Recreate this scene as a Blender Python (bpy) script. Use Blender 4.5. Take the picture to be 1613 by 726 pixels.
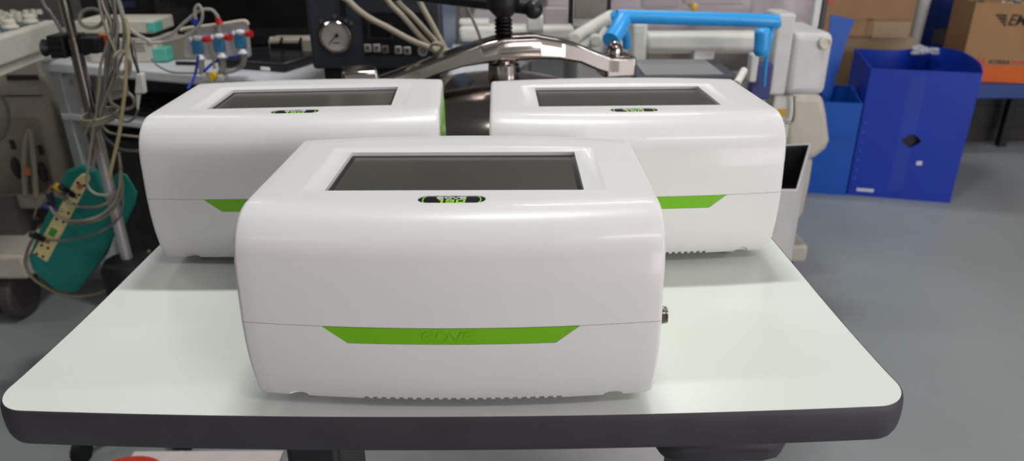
import bpy, bmesh, math, random
from mathutils import Vector, Matrix
for o in list(bpy.data.objects): bpy.data.objects.remove(o)
random.seed(7)
C = bpy.context.scene.collection
SC = bpy.context.scene
PI = math.pi

# ------------------------------------------------------------------ camera
F_PX, W_PX, H_PX = 1144.4, 1613.0, 726.0
TZ = 0.85                                    # table top height above the floor
CAMO = Vector((0, 0, TZ + 0.3269))
PITCH, ROLL = math.radians(23.8736), math.radians(-0.3242)
FW = Vector((0, math.cos(PITCH), -math.sin(PITCH)))
_r = Vector((1, 0, 0)); _u = _r.cross(FW)
RT = _r * math.cos(ROLL) + _u * math.sin(ROLL)
UP = _u * math.cos(ROLL) - _r * math.sin(ROLL)
cd = bpy.data.cameras.new('camera'); cam = bpy.data.objects.new('camera', cd); C.objects.link(cam)
cam.matrix_world = Matrix(((RT.x, UP.x, -FW.x, CAMO.x), (RT.y, UP.y, -FW.y, CAMO.y), (RT.z, UP.z, -FW.z, CAMO.z), (0, 0, 0, 1)))
cd.sensor_width = 36; cd.lens = F_PX / W_PX * 36
cd.clip_start = 0.02; cd.clip_end = 60
cd.dof.use_dof = True; cd.dof.focus_distance = 0.55; cd.dof.aperture_fstop = 9.0
SC.camera = cam

# ------------------------------------------------------------------ world, lamps, exposure
SC.view_settings.view_transform = 'Standard'; SC.view_settings.look = 'None'
SC.view_settings.exposure = 0.0; SC.view_settings.gamma = 1.0
SC.view_settings.use_curve_mapping = False
w = bpy.data.worlds.new('room_air'); SC.world = w; w.use_nodes = True
w.node_tree.nodes['Background'].inputs[0].default_value = (0.75, 0.78, 0.8, 1)
w.node_tree.nodes['Background'].inputs[1].default_value = 0.3
CEIL = 3.15
def strip_lamp(x, y, sx, sy, watts, col, z=CEIL - 0.06):
    l = bpy.data.lights.new('ceiling_lamp', 'AREA'); l.shape = 'RECTANGLE'; l.size = sx; l.size_y = sy
    l.energy = watts; l.color = col
    o = bpy.data.objects.new('ceiling_lamp', l); C.objects.link(o); o.location = (x, y, z)
    return o
strip_lamp(0.08, 1.25, 0.50, 0.10, 29, (0.98, 1.0, 0.97))
strip_lamp(2.2, 2.3, 1.15, 0.10, 12, (0.985, 1.0, 0.97))
strip_lamp(-2.3, 1.6, 1.15, 0.10, 9, (1.0, 0.98, 0.96))
strip_lamp(0.6, 3.6, 1.15, 0.12, 22, (1.0, 0.99, 0.97))
strip_lamp(-2.2, 4.0, 1.15, 0.12, 10, (1.0, 0.98, 0.95))
strip_lamp(1.3, -1.1, 1.15, 0.30, 22, (1.0, 0.92, 0.93))
strip_lamp(-1.5, -1.2, 1.15, 0.30, 5, (1.0, 0.97, 0.93))  # unseen strip added to lift the left-hand fronts, not a known fitting
def fill_light(loc, rz, sx, sy, watts, col):  # unseen area fills added to brighten the fronts; walls have no opening
    l = bpy.data.lights.new('unseen_fill', 'AREA'); l.shape = 'RECTANGLE'; l.size = sx; l.size_y = sy; l.energy = watts; l.color = col
    o = bpy.data.objects.new('unseen_fill', l); C.objects.link(o); o.location = loc; o.rotation_euler = (PI / 2, 0, rz)
fill_light((3.9, -3.95, 1.45), 0, 3.0, 2.4, 158, (1.0, 0.935, 0.945))
fill_light((5.95, -1.6, 1.45), PI / 2, 2.6, 2.4, 62, (1.0, 0.935, 0.945))

# ------------------------------------------------------------------ helpers
def ray(u, v): return FW + RT * ((u - 806.5) / F_PX) + UP * ((363 - v) / F_PX)
def P(u, v, Y):                              # the point of the line of sight at distance Y
    d = ray(u, v); return CAMO + d * (Y / d.y)
def PZ(u, v, z):                             # ... at height z
    d = ray(u, v); return CAMO + d * ((z - CAMO.z) / d.z)
def lin(c): c /= 255.0; return c / 12.92 if c <= 0.04045 else ((c + 0.055) / 1.055) ** 2.4
MC = {}
def M(name, col, rough=0.5, metal=0.0, var=0.05, scale=30, trans=0.0, alpha=1.0, coat=0.0, bump=0.0, ior=1.45, rvar=0.0):
    if name in MC: return MC[name]
    m = bpy.data.materials.new(name); m.use_nodes = True; nt = m.node_tree; b = nt.nodes['Principled BSDF']
    c = [lin(x) for x in col]
    tc = nt.nodes.new('ShaderNodeTexCoord'); nz = nt.nodes.new('ShaderNodeTexNoise'); nz.inputs['Scale'].default_value = scale
    nz.inputs['Detail'].default_value = 4
    nt.links.new(tc.outputs['Object'], nz.inputs['Vector'])
    rp = nt.nodes.new('ShaderNodeValToRGB')
    rp.color_ramp.elements[0].position = 0.3; rp.color_ramp.elements[1].position = 0.7
    rp.color_ramp.elements[0].color = [max(0, x * (1 - var)) for x in c] + [1]
    rp.color_ramp.elements[1].color = [min(1, x * (1 + var)) for x in c] + [1]
    nt.links.new(nz.outputs['Fac'], rp.inputs['Fac']); nt.links.new(rp.outputs['Color'], b.inputs['Base Color'])
    b.inputs['Roughness'].default_value = rough; b.inputs['Metallic'].default_value = metal
    b.inputs['Transmission Weight'].default_value = trans; b.inputs['Alpha'].default_value = alpha
    b.inputs['Coat Weight'].default_value = coat; b.inputs['IOR'].default_value = ior
    if bump:
        bp = nt.nodes.new('ShaderNodeBump'); bp.inputs['Strength'].default_value = bump; bp.inputs['Distance'].default_value = 0.002
        nt.links.new(nz.outputs['Fac'], bp.inputs['Height']); nt.links.new(bp.outputs['Normal'], b.inputs['Normal'])
    if rvar:
        mr = nt.nodes.new('ShaderNodeMapRange'); mr.inputs[3].default_value = rough - rvar; mr.inputs[4].default_value = rough + rvar
        nt.links.new(nz.outputs['Fac'], mr.inputs[0]); nt.links.new(mr.outputs[0], b.inputs['Roughness'])
    MC[name] = m; return m

def thing(name, label, cat, loc=(0, 0, 0), group=None, rz=0):
    o = bpy.data.objects.new(name, None); o.empty_display_size = 0.05; C.objects.link(o)
    o.location = loc; o.rotation_euler = (0, 0, rz)
    o['label'] = label; o['category'] = cat
    if group: o['group'] = group
    return o
def origin_of(o):
    v = Vector((0, 0, 0))
    while o: v += o.location; o = o.parent
    return v

class MB:
    """Collects shapes given in world space; build() links them as one mesh object."""
    def __init__(s): s.bm = bmesh.new()
    def _tf(s, r, M4): bmesh.ops.transform(s.bm, matrix=M4, verts=r['verts'])
    def box(s, a, b):                        # two opposite corners
        a, b = Vector(a), Vector(b); c = (a + b) / 2; d = b - a
        r = bmesh.ops.create_cube(s.bm, size=1)
        s._tf(r, Matrix.Translation(c) @ Matrix.Diagonal((abs(d.x), abs(d.y), abs(d.z), 1))); return s
    def obox(s, c, ex, ey, ez, size):        # oriented box
        r = bmesh.ops.create_cube(s.bm, size=1)
        ex, ey, ez = [Vector(e).normalized() for e in (ex, ey, ez)]
        R = Matrix((ex, ey, ez)).transposed().to_4x4()
        s._tf(r, Matrix.Translation(c) @ R @ Matrix.Diagonal((*size, 1))); return s
    def cyl(s, a, b, r0, r1=None, n=24):
        a, b = Vector(a), Vector(b); d = b - a
        r = bmesh.ops.create_cone(s.bm, cap_ends=True, segments=n, radius1=r0, radius2=r0 if r1 is None else r1, depth=d.length)
        s._tf(r, Matrix.Translation((a + b) / 2) @ d.to_track_quat('Z', 'Y').to_matrix().to_4x4()); return s
    def ball(s, c, rad, n=20):
        r = bmesh.ops.create_uvsphere(s.bm, u_segments=n, v_segments=n // 2, radius=1)
        rr = (rad, rad, rad) if not hasattr(rad, '__len__') else rad
        s._tf(r, Matrix.Translation(c) @ Matrix.Diagonal((*rr, 1))); return s
    def lathe(s, prof, c, n=48, axis=(0, 0, 1)):
        c = Vector(c); q = Vector(axis).to_track_quat('Z', 'Y')
        rings = [[s.bm.verts.new(c + q @ Vector((r * math.cos(2 * PI * k / n), r * math.sin(2 * PI * k / n), z))) for k in range(n)] for r, z in prof]
        for A, B in zip(rings, rings[1:]):
            for k in range(n): s.bm.faces.new((A[k], A[(k + 1) % n], B[(k + 1) % n], B[k]))
        s.bm.faces.new(list(reversed(rings[0]))); s.bm.faces.new(rings[-1]); return s
    def sweep(s, rings):                     # list of loops of equal length
        R = [[s.bm.verts.new(p) for p in r] for r in rings]; n = len(R[0])
        for A, B in zip(R, R[1:]):
            for k in range(n): s.bm.faces.new((A[k], A[(k + 1) % n], B[(k + 1) % n], B[k]))
        s.bm.faces.new(list(reversed(R[0]))); s.bm.faces.new(R[-1]); return s
    def tube(s, pts, rad, n=10, closed=False, smooth=6):
        pts = [Vector(p) for p in pts]
        if smooth: pts = catmull(pts, smooth, closed)
        rr = rad if hasattr(rad, '__len__') else [rad] * len(pts)
        rings = []; nrm = None
        for i, p in enumerate(pts):
            t = (pts[(i + 1) % len(pts) if closed else min(i + 1, len(pts) - 1)] - pts[(i - 1) if closed else max(i - 1, 0)]).normalized()
            if nrm is None:
                nrm = t.orthogonal().normalized()
            nrm = (nrm - t * nrm.dot(t)).normalized(); bn = t.cross(nrm)
            rings.append([p + (nrm * math.cos(2 * PI * k / n) + bn * math.sin(2 * PI * k / n)) * rr[min(i, len(rr) - 1)] for k in range(n)])
        if closed: rings.append(rings[0])
        return s.sweep(rings)
    def prism(s, poly, d):                   # polygon of world points pushed along d
        d = Vector(d); A = [s.bm.verts.new(Vector(p)) for p in poly]; B = [s.bm.verts.new(Vector(p) + d) for p in poly]
        n = len(A); s.bm.faces.new(A); s.bm.faces.new(list(reversed(B)))
        for k in range(n): s.bm.faces.new((A[k], B[k], B[(k + 1) % n], A[(k + 1) % n]))
        return s
    def hull(s, pts):
        vs = [s.bm.verts.new(Vector(p)) for p in pts]
        r = bmesh.ops.convex_hull(s.bm, input=vs)
        dead = [e for e in r['geom_interior'] + r['geom_unused'] if isinstance(e, bmesh.types.BMVert)]
        if dead: bmesh.ops.delete(s.bm, geom=list(set(dead)), context='VERTS')
        bmesh.ops.dissolve_limit(s.bm, angle_limit=0.02, verts=s.bm.verts[:], edges=s.bm.edges[:]); return s
    def pbox(s, u0, v0, u1, v1, Y, dep, um=None):   # upright box whose front face shows between these pixels at distance Y
        vm = (v0 + v1) / 2; um = (u0 + u1) / 2
        s.box((P(u0, vm, Y).x, Y, P(um, v1, Y).z), (P(u1, vm, Y).x, Y + dep, P(um, v0, Y).z)); return s
    def build(s, name, mat, parent=None, bevel=0.0, seg=3, angle=35, kind=None, label=None, group=None, cat=None):
        bm = s.bm
        bmesh.ops.recalc_face_normals(bm, faces=bm.faces[:])
        me = bpy.data.meshes.new(name)
        off = origin_of(parent) if parent else None
        if parent is None:
            lo = [min(v.co[i] for v in bm.verts) for i in range(3)]; hi = [max(v.co[i] for v in bm.verts) for i in range(3)]
            off = Vector(((lo[0] + hi[0]) / 2, (lo[1] + hi[1]) / 2, lo[2]))
        bmesh.ops.translate(bm, vec=-off, verts=bm.verts[:])
        bm.to_mesh(me); bm.free()
        for p in me.polygons: p.use_smooth = True
        me.set_sharp_from_angle(angle=math.radians(angle))
        me.materials.append(mat)
        o = bpy.data.objects.new(name, me); C.objects.link(o)
        if parent: o.parent = parent
        else: o.location = off
        if bevel:
            b = o.modifiers.new('edge', 'BEVEL'); b.width = bevel; b.segments = seg; b.limit_method = 'ANGLE'; b.angle_limit = math.radians(40)
            b.harden_normals = False
        if kind: o['kind'] = kind
        if label: o['label'] = label
        if cat: o['category'] = cat
        if group: o['group'] = group
        return o

def catmull(pts, k, closed=False):
    n = len(pts); out = []
    rng = range(n if closed else n - 1)
    for i in rng:
        g = (lambda j: pts[j % n]) if closed else (lambda j: pts[max(0, min(n - 1, j))])
        p0, p1, p2, p3 = g(i - 1), g(i), g(i + 1), g(i + 2)
        for q in range(k):
            t = q / k
            out.append(0.5 * ((2 * p1) + (p2 - p0) * t + (2 * p0 - 5 * p1 + 4 * p2 - p3) * t * t + (3 * p1 - p0 - 3 * p2 + p3) * t ** 3))
    if not closed: out.append(pts[-1])
    return out
def dup(o, parent=None):
    c = o.copy(); C.objects.link(c)
    if parent: c.parent = parent
    for ch in list(o.children): dup(ch, c)
    return c
def boolean(me, cutter_bm):
    cm = bpy.data.meshes.new('c'); bmesh.ops.recalc_face_normals(cutter_bm, faces=cutter_bm.faces[:]); cutter_bm.to_mesh(cm); cutter_bm.free()
    a = bpy.data.objects.new('a', me); b = bpy.data.objects.new('b', cm); C.objects.link(a); C.objects.link(b)
    m = a.modifiers.new('b', 'BOOLEAN'); m.object = b; m.operation = 'DIFFERENCE'; m.solver = 'EXACT'
    dg = bpy.context.evaluated_depsgraph_get(); r = bpy.data.meshes.new_from_object(a.evaluated_get(dg))
    bpy.data.objects.remove(a); bpy.data.objects.remove(b); return r
def text_mesh(txt, size, depth, shear=0.0, xs=1.0, spacing=1.0):
    cu = bpy.data.curves.new('t', 'FONT'); cu.body = txt; cu.size = size; cu.extrude = depth; cu.align_x = 'LEFT'; cu.shear = shear; cu.space_character = spacing
    cu.offset = size * 0.012
    o = bpy.data.objects.new('t', cu); C.objects.link(o); dg = bpy.context.evaluated_depsgraph_get()
    me = bpy.data.meshes.new_from_object(o.evaluated_get(dg)); bpy.data.objects.remove(o)
    for v in me.vertices: v.co.x *= xs
    return me
def text_part(name, txt, size, depth, org, ex, ey, mat, parent, shear=0, xs=1, spacing=1, center=False):
    me = text_mesh(txt, size, depth, shear, xs, spacing); ex, ey = Vector(ex).normalized(), Vector(ey).normalized(); ez = ex.cross(ey)
    if center:
        cx = (min(v.co.x for v in me.vertices) + max(v.co.x for v in me.vertices)) / 2
        cy = (min(v.co.y for v in me.vertices) + max(v.co.y for v in me.vertices)) / 2
        for v in me.vertices: v.co.x -= cx; v.co.y -= cy
    off = origin_of(parent)
    for v in me.vertices: v.co = Vector(org) - off + ex * v.co.x + ey * v.co.y + ez * v.co.z
    me.materials.clear(); me.materials.append(mat)
    o = bpy.data.objects.new(name, me); C.objects.link(o); o.parent = parent; return o
def stroke(mb, pts, wd, closed, place, d):   # flat letter stroke of even width; place(x, y) -> world point, d = thickness vector
    n = len(pts); L = []; R = []
    for i, p in enumerate(pts):
        a = pts[i - 1] if (i > 0 or closed) else None; b = pts[(i + 1) % n] if (i < n - 1 or closed) else None
        def nr(q, r):
            dx, dy = r[0] - q[0], r[1] - q[1]; l = math.hypot(dx, dy) or 1; return (-dy / l, dx / l)
        n1 = nr(a, p) if a else nr(p, b); n2 = nr(p, b) if b else nr(a, p)
        mx, my = n1[0] + n2[0], n1[1] + n2[1]; l2 = max(0.35, (mx * mx + my * my) / 2); k = wd / 2 / (l2) 
        L.append((p[0] + mx * k, p[1] + my * k)); R.append((p[0] - mx * k, p[1] - my * k))
    for i in range(n if closed else n - 1):
        j = (i + 1) % n
        mb.prism([place(*q) for q in (L[i], R[i], R[j], L[j])], d)
def arc(cx, cy, rx, ry, a0, a1, n=10):
    return [(cx + rx * math.cos(math.radians(a0 + (a1 - a0) * i / n)), cy + ry * math.sin(math.radians(a0 + (a1 - a0) * i / n))) for i in range(n + 1)]
def word_eove(mb, x0, y0, wd, ht, th, place, d):
    lw = wd / 4.35; k = lw * 1.1
    def e(x):
        stroke(mb, [(x + lw * .92, y0 + ht)] + arc(x + ht * .55, y0 + ht / 2, ht * .55, ht / 2, 90, 270, 12) + [(x + lw * .92, y0)], th, False, place, d)
        stroke(mb, [(x + ht * .3, y0 + ht / 2), (x + lw * .86, y0 + ht / 2)], th, False, place, d)
    e(x0)
    x = x0 + k; stroke(mb, [(x + lw * .5 + lw * .46 * math.cos(2 * PI * i / 24), y0 + ht / 2 + ht / 2 * math.sin(2 * PI * i / 24)) for i in range(24)], th, True, place, d)
    x = x0 + 2 * k; stroke(mb, [(x, y0 + ht), (x + lw * .5, y0), (x + lw, y0 + ht)], th, False, place, d)
    e(x0 + 3 * k + lw * .05)
def word_150(mb, x0, y0, wd, ht, th, place, d):
    lw = wd / 3.3
    stroke(mb, [(x0 + lw * .0, y0 + ht - th / 2), (x0 + lw * .45, y0 + ht - th / 2), (x0 + lw * .42, y0)], th * 1.3, False, place, d)
    x = x0 + lw * .95
    stroke(mb, [(x + lw, y0 + ht - th / 2), (x + lw * .1, y0 + ht - th / 2), (x + lw * .05, y0 + ht * .55), (x + lw * .9, y0 + ht * .55), (x + lw * .85, y0 + th / 2), (x - lw * .02, y0 + th / 2)], th, False, place, d)
    x = x0 + lw * 2.2
    stroke(mb, [(x + lw, y0 + ht - th / 2), (x + lw * .12, y0 + ht - th / 2), (x + lw * .06, y0 + th / 2), (x + lw * .94, y0 + th / 2)], th, True, place, d)

# ------------------------------------------------------------------ materials
white_shell = M('white_shell', (228, 227, 227), 0.34, coat=0.12, var=0.01)
green_trim = M('green_trim', (116, 186, 22), 0.38, var=0.02)
laminate = M('white_laminate', (226, 230, 225), 0.32, var=0.012, scale=8)
bumper_m = M('black_rubber', (58, 56, 62), 0.55, var=0.12, scale=25, bump=0.05)
black = M('black_plastic', (22, 22, 24), 0.4)
soft_black = M('soft_black', (16, 16, 18), 0.6)
chrome = M('polished_chrome', (164, 157, 151), 0.13, 1.0, var=0.04, scale=12, rvar=0.04)
steel = M('brushed_steel', (170, 165, 158), 0.28, 1.0)
beige = M('beige_plastic', (176, 168, 152), 0.5)
warm_white = M('warm_white_paint', (214, 214, 206), 0.4)
grey_white = M('grey_white_plastic', (200, 200, 198), 0.42)
clear = M('clear_acrylic', (215, 210, 213), 0.12, trans=0.9, alpha=0.35, ior=1.2, var=0.02)
clear_tube = M('clear_tubing', (178, 174, 166), 0.2, alpha=0.7, var=0.08)
beige_tube = M('beige_tubing', (168, 160, 142), 0.35)
slate = M('slate_paint', (50, 54, 62), 0.45)
desk_white = M('desk_white', (214, 214, 220), 0.45)
desk_grey = M('desk_frame_grey', (168, 174, 172), 0.45)
blue_bin = M('corrugated_blue', (1, 48, 160), 0.5, var=0.08, scale=6)
lblue_bin = M('lighter_corrugated_blue', (4, 78, 172), 0.45, var=0.06, scale=6)
cardboard = M('cardboard', (150, 116, 84), 0.85, var=0.06, scale=14)
cardboard_dark = M('worn_cardboard', (134, 106, 78), 0.8, var=0.1, scale=9)
teal = M('teal_plastic', (20, 128, 116), 0.45)
cream = M('cream_panel', (222, 208, 150), 0.5)
handle_blue = M('handle_blue', (48, 158, 230), 0.28, var=0.02)

# ------------------------------------------------------------------ the room
def struct(name, mb, m): return mb.build(name, m, kind='structure')
def floor_mat():
    m = M('floor_epoxy', (146, 152, 153), 0.36, var=0.07, scale=1.6, rvar=0.1)
    return m
wall_m = M('wall_paint', (150, 148, 142), 0.8, var=0.03, scale=2)
struct('floor', MB().box((-5, -4, -0.1), (6, 8, 0)), floor_mat())
struct('wall_back', MB().box((-5, 8, 0), (6, 8.1, CEIL)), wall_m)
struct('wall_front', MB().box((-5, -4.1, 0), (6, -4, CEIL)), wall_m)
struct('wall_left', MB().box((-5.1, -4, 0), (-5, 8, CEIL)), wall_m)
struct('wall_right', MB().box((6, -4, 0), (6.1, 8, CEIL)), wall_m)
struct('ceiling', MB().box((-5.1, -4.1, CEIL), (6.1, 8.1, CEIL + 0.1)), M('ceiling_paint', (175, 176, 174), 0.9, var=0.02))

# ------------------------------------------------------------------ the instrument table
def table_outline(off, n=10, zc=0.0, back=0.94):
    """front edge bowed outwards, rounded corners; off pushes the outline outwards"""
    pts = []; sl = -0.0142
    bw = lambda y: max(0, (0.60 - y) / 0.17) ** 2
    xl = lambda y: -0.367 + sl * y - off - 0.006 * bw(y); xr = lambda y: 0.2905 + sl * y + off + 0.005 * bw(y)
    yf = lambda x: 0.4153 + 0.0975 * (x + 0.04) ** 2 - off
    r = 0.027 + off
    cx0, cx1 = xl(0.445) + r, xr(0.445) - r; cl = Vector((cx0, yf(cx0) + r)); cr = Vector((cx1, yf(cx1) + r))
    for k in range(n + 1):
        a = PI + PI / 2 * k / n; pts.append((cl.x + r * math.cos(a), cl.y + r * math.sin(a)))
    for k in range(12): y = 0.62 - (0.62 - cl.y) * k / 12; pts.insert(k, (xl(y), y))
    x0, x1 = cl.x, cr.x
    for k in range(1, 24):
        x = x0 + (x1 - x0) * k / 24; pts.append((x, yf(x)))
    for k in range(n + 1):
        a = -PI / 2 + PI / 2 * k / n; pts.append((cr.x + r * math.cos(a), cr.y + r * math.sin(a)))
    for k in range(1, 13): y = cr.y + (0.62 - cr.y) * k / 12; pts.append((xr(y), y))
    b = back + off
    for k in range(n + 1):
        a = PI / 2 * k / n; pts.append((xr(b) - r + r * math.cos(a), b - r + r * math.sin(a)))
    for k in range(n + 1):
        a = PI / 2 + PI / 2 * k / n; pts.append((xl(b) + r + r * math.cos(a), b - r + r * math.sin(a)))
    return pts
tb = thing('instrument_table', 'white laminate wheeled table with thick black rubber edge holding three white ventilators', 'table', (-0.045, 0.68, 0))
o2 = table_outline(0)
MB().prism([(x, y, TZ - 0.02) for x, y in o2], (0, 0, 0.02)).build('tabletop', laminate, tb)
prof = [(0.0002, -0.0004), (0.0006, 0.0001), (0.0013, -0.0008), (0.0022, -0.004), (0.0029, -0.010), (0.0029, -0.018), (0.0022, -0.025), (0.0005, -0.0295), (-0.003, -0.0315), (-0.05, -0.0315), (-0.05, -0.0205), (0.0003, -0.0205)]
mb = MB(); rings = [[(x, y, TZ + z) for x, y in table_outline(d)] for d, z in prof]
R = [[mb.bm.verts.new(p) for p in r] for r in rings]
for A, B in zip(R, R[1:] + R[:1]):
    for k in range(len(A)): mb.bm.faces.new((A[k], A[(k + 1) % len(A)], B[(k + 1) % len(A)], B[k]))
mb.build('rubber_edge', bumper_m, tb, label='thick black rubber edge band')
leg_m = M('leg_paint', (34, 36, 38), 0.4)
for x0 in (-0.165, 0.168):
    MB().box((x0 - 0.022, 0.47, 0.09), (x0 + 0.022, 0.56, TZ - 0.0315)).build('leg', leg_m, tb, bevel=0.006)
MB().box((0.11, 0.44, TZ - 0.075), (0.215, 0.60, TZ - 0.0318)).build('bracket', bumper_m, tb, bevel=0.02)
MB().box((-0.355, 0.46, TZ - 0.06), (-0.338, 0.80, TZ - 0.0318)).build('rail', steel, tb, bevel=0.003)
MB().box((-0.33, 0.50, 0.45), (0.255, 0.92, 0.47)).build('lower_shelf', M('shelf_grey', (205, 205, 208), 0.4), tb, bevel=0.004)
MB().box((-0.30, 0.475, 0.05), (-0.26, 0.92, 0.09)).box((0.19, 0.475, 0.05), (0.23, 0.92, 0.09)).box((-0.28, 0.49, 0.055), (0.21, 0.55, 0.088)).build('base', leg_m, tb, bevel=0.006)
for x in (-0.28, 0.21):
    for y in (0.5, 0.89):
        ca = MB().cyl((x - 0.012, y, 0.03), (x + 0.012, y, 0.03), 0.03).build('caster', soft_black, tb, bevel=0.003)
        MB().cyl((x, y, 0.055), (x, y, 0.064), 0.014).build('caster_stem', steel, ca)
bx = thing('carton', 'white carton with a red oval mark on the floor below the front of the table', 'box', (-0.6, 1.07, 0))
MB().box((-0.79, 0.98, 0.001), (-0.44, 1.20, 0.15)).build('body', M('carton_white', (226, 214, 214), 0.6), bx, bevel=0.004)
cm_ = PZ(205, 737, 0.1502)
mb = MB(); mb.prism([(cm_.x + 0.06 * math.cos(2 * PI * k / 32), cm_.y + 0.035 * math.sin(2 * PI * k / 32), 0.1495) for k in range(32)], (0, 0, 0.0012)).build('printed_mark', M('print_red', (206, 58, 44), 0.6), bx, label='red oval printed on the lid')

# ------------------------------------------------------------------ the ventilators
FY = [(.0124, .0211), (.0134, .0202), (.02, .0162), (.03, .0123), (.045, .0088), (.062, .0066), (.0795, .006), (.10, .0062), (.112, .0072), (.120, .0090), (.127, .0114), (.133, .0146), (.1385, .0188), (.143, .0238), (.1465, .0292), (.1488, .0350), (.1501, .0415)]
WZ = [(.008, .1372), (.0135, .1384), (.02, .1394), (.05, .1393), (.08, .1389), (.105, .1380), (.13, .1387), (.14, .1388), (.147, .1385), (.152, .1380)]
def interp(T, z):
    if z <= T[0][0]: return T[0][1]
    for (a, b), (c, d) in zip(T, T[1:]):
        if z <= c: return b + (d - b) * (z - a) / (c - a)
    return T[-1][1]
BF, BR = 0.009, 0.014
def bulge(y, s):
    t = min(1, max(0, (y - 0.03) / 0.15)); return (1 - s * s) * (-BF + (BF + BR) * t)
def front_y(x, z):
    y = interp(FY, z); return y + bulge(y, x / interp(WZ, z))
def top_z(y): return 0.1503 - (y - 0.043) * 0.019
def dense(T, n):
    out = []
    for (a, b), (c, d) in zip(T, T[1:]):
        for k in range(n): out.append((a + (c - a) * k / n, b + (d - b) * k / n))
    return out + [T[-1]]
def smooth_closed(L): return L
prof2 = [(y, z) for z, y in dense(FY, 2)]
prof2 += [(y, top_z(y)) for y in [0.05 + 0.014 * k for k in range(10)]]
prof2 += [(.1885, top_z(.1885)), (.1925, .1464), (.1955, .1438), (.1975, .139), (.199, .128), (.200, .11), (.2002, .08), (.199, .05), (.196, .026), (.1925, .0165), (.187, .0124)]
prof2 += [(.187 - .0165 * k, .0124) for k in range(1, 10)]
def shell_mesh():
    bm = bmesh.new(); N = len(prof2)
    cy, cz = 0.10, 0.08
    nrm = []
    for i in range(N):
        a, b = prof2[i - 1], prof2[(i + 1) % N]; dy, dz = b[0] - a[0], b[1] - a[1]; l = math.hypot(dy, dz)
        nrm.append((dz / l, -dy / l))          # inward (profile runs front-bottom -> top -> back)
    sgn = 1 if nrm[10][0] > 0 else -1
    r = 0.0035
    def ring(s, x_off, inset, t):
        out = []
        for i, (y, z) in enumerate(prof2):
            y2, z2 = y + sgn * nrm[i][0] * inset, z + sgn * nrm[i][1] * inset
            y2 += (cy - y2) * t; z2 += (cz - z2) * t
            wz = interp(WZ, z2)
            x = s * (wz - x_off) if abs(s) == 1 else s * (wz - r)
            ss = x / wz
            out.append(bm.verts.new((x, y2 + bulge(y2, ss), z2)))
        return out
    rings = []
    for t in (0.85, 0.6, 0.35, 0.12): rings.append(ring(-1, 0, r, t))
    for k in range(4, -1, -1):
        a = k / 4 * PI / 2; rings.append(ring(-1, r - r * math.sin(a), r - r * math.cos(a), 0))
    for k in range(1, 28): rings.append(ring(-1 + 2 * k / 28, 0, 0, 0))
    for k in range(0, 5):
        a = k / 4 * PI / 2; rings.append(ring(1, r - r * math.sin(a), r - r * math.cos(a), 0))
    for t in (0.12, 0.35, 0.6, 0.85): rings.append(ring(1, 0, r, t))
    for A, B in zip(rings, rings[1:]):
        for k in range(N): bm.faces.new((A[k], A[(k + 1) % N], B[(k + 1) % N], B[k]))
    for Rg in (rings[0], rings[-1]):
        c = bm.verts.new((Rg[0].co.x / abs(Rg[0].co.x) * interp(WZ, cz), cy, cz))
        for k in range(N): bm.faces.new((Rg[k], Rg[(k + 1) % N], c))
    bmesh.ops.recalc_face_normals(bm, faces=bm.faces[:])
    return bm
def half(z, upper):
    bm = shell_mesh()
    bmesh.ops.bisect_plane(bm, geom=bm.verts[:] + bm.edges[:] + bm.faces[:], plane_co=(0, 0, z), plane_no=(0, 0, 1), clear_outer=not upper, clear_inner=upper)
    ed = [e for e in bm.edges if len(e.link_faces) == 1]
    bmesh.ops.holes_fill(bm, edges=ed, sides=0)
    bmesh.ops.triangulate(bm, faces=[f for f in bm.faces if len(f.verts) > 4])
    bmesh.ops.recalc_face_normals(bm, faces=bm.faces[:])
    me = bpy.data.meshes.new('h'); bm.to_mesh(me); bm.free(); return me
def frustum(bm, lo, hi, zl, zh):              # rectangles (x0,x1,y0,y1); z given as functions of y
    def rect(r, zf): return [bm.verts.new((x, y, zf(y))) for x, y in ((r[0], r[2]), (r[1], r[2]), (r[1], r[3]), (r[0], r[3]))]
    a, b = rect(lo, zl), rect(hi, zh)
    bm.faces.new(a); bm.faces.new(b)
    for k in range(4): bm.faces.new((a[k], a[(k + 1) % 4], b[(k + 1) % 4], b[k]))
up = half(0.0797, True)
c = bmesh.new(); frustum(c, (-.1015, .1015, .064, .1625), (-.1065, .1065, .0625, .1655), lambda y: top_z(y) - 0.0011, lambda y: top_z(y) + 0.0004); up = boolean(up, c)
c = bmesh.new(); frustum(c, (-.0898, .0898, .0645, .1570), (-.0903, .0903, .0640, .1576), lambda y: top_z(y) - 0.0046, lambda y: top_z(y) + 0.003); up = boolean(up, c)
def stadium(cx, cy, a, b, n=10):
    return [(cx + (a - b) + b * math.cos(PI * (k / n - .5)), cy + b * math.sin(PI * (k / n - .5))) for k in range(n + 1)] + [(cx - (a - b) + b * math.cos(PI * (k / n + .5)), cy + b * math.sin(PI * (k / n + .5))) for k in range(n + 1)]
BY, BA, BB = 0.0455, 0.0228, 0.0066
c = bmesh.new()
A = [c.verts.new((x, y, 0.1484)) for x, y in stadium(0, BY, BA, BB)]; B = [c.verts.new((x, y, 0.154)) for x, y in stadium(0, BY, BA, BB)]
c.faces.new(A); c.faces.new(B)
for k in range(len(A)): c.faces.new((A[k], A[(k + 1) % len(A)], B[(k + 1) % len(A)], B[k]))
up = boolean(up, c)
lo = half(0.0793, False)
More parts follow.
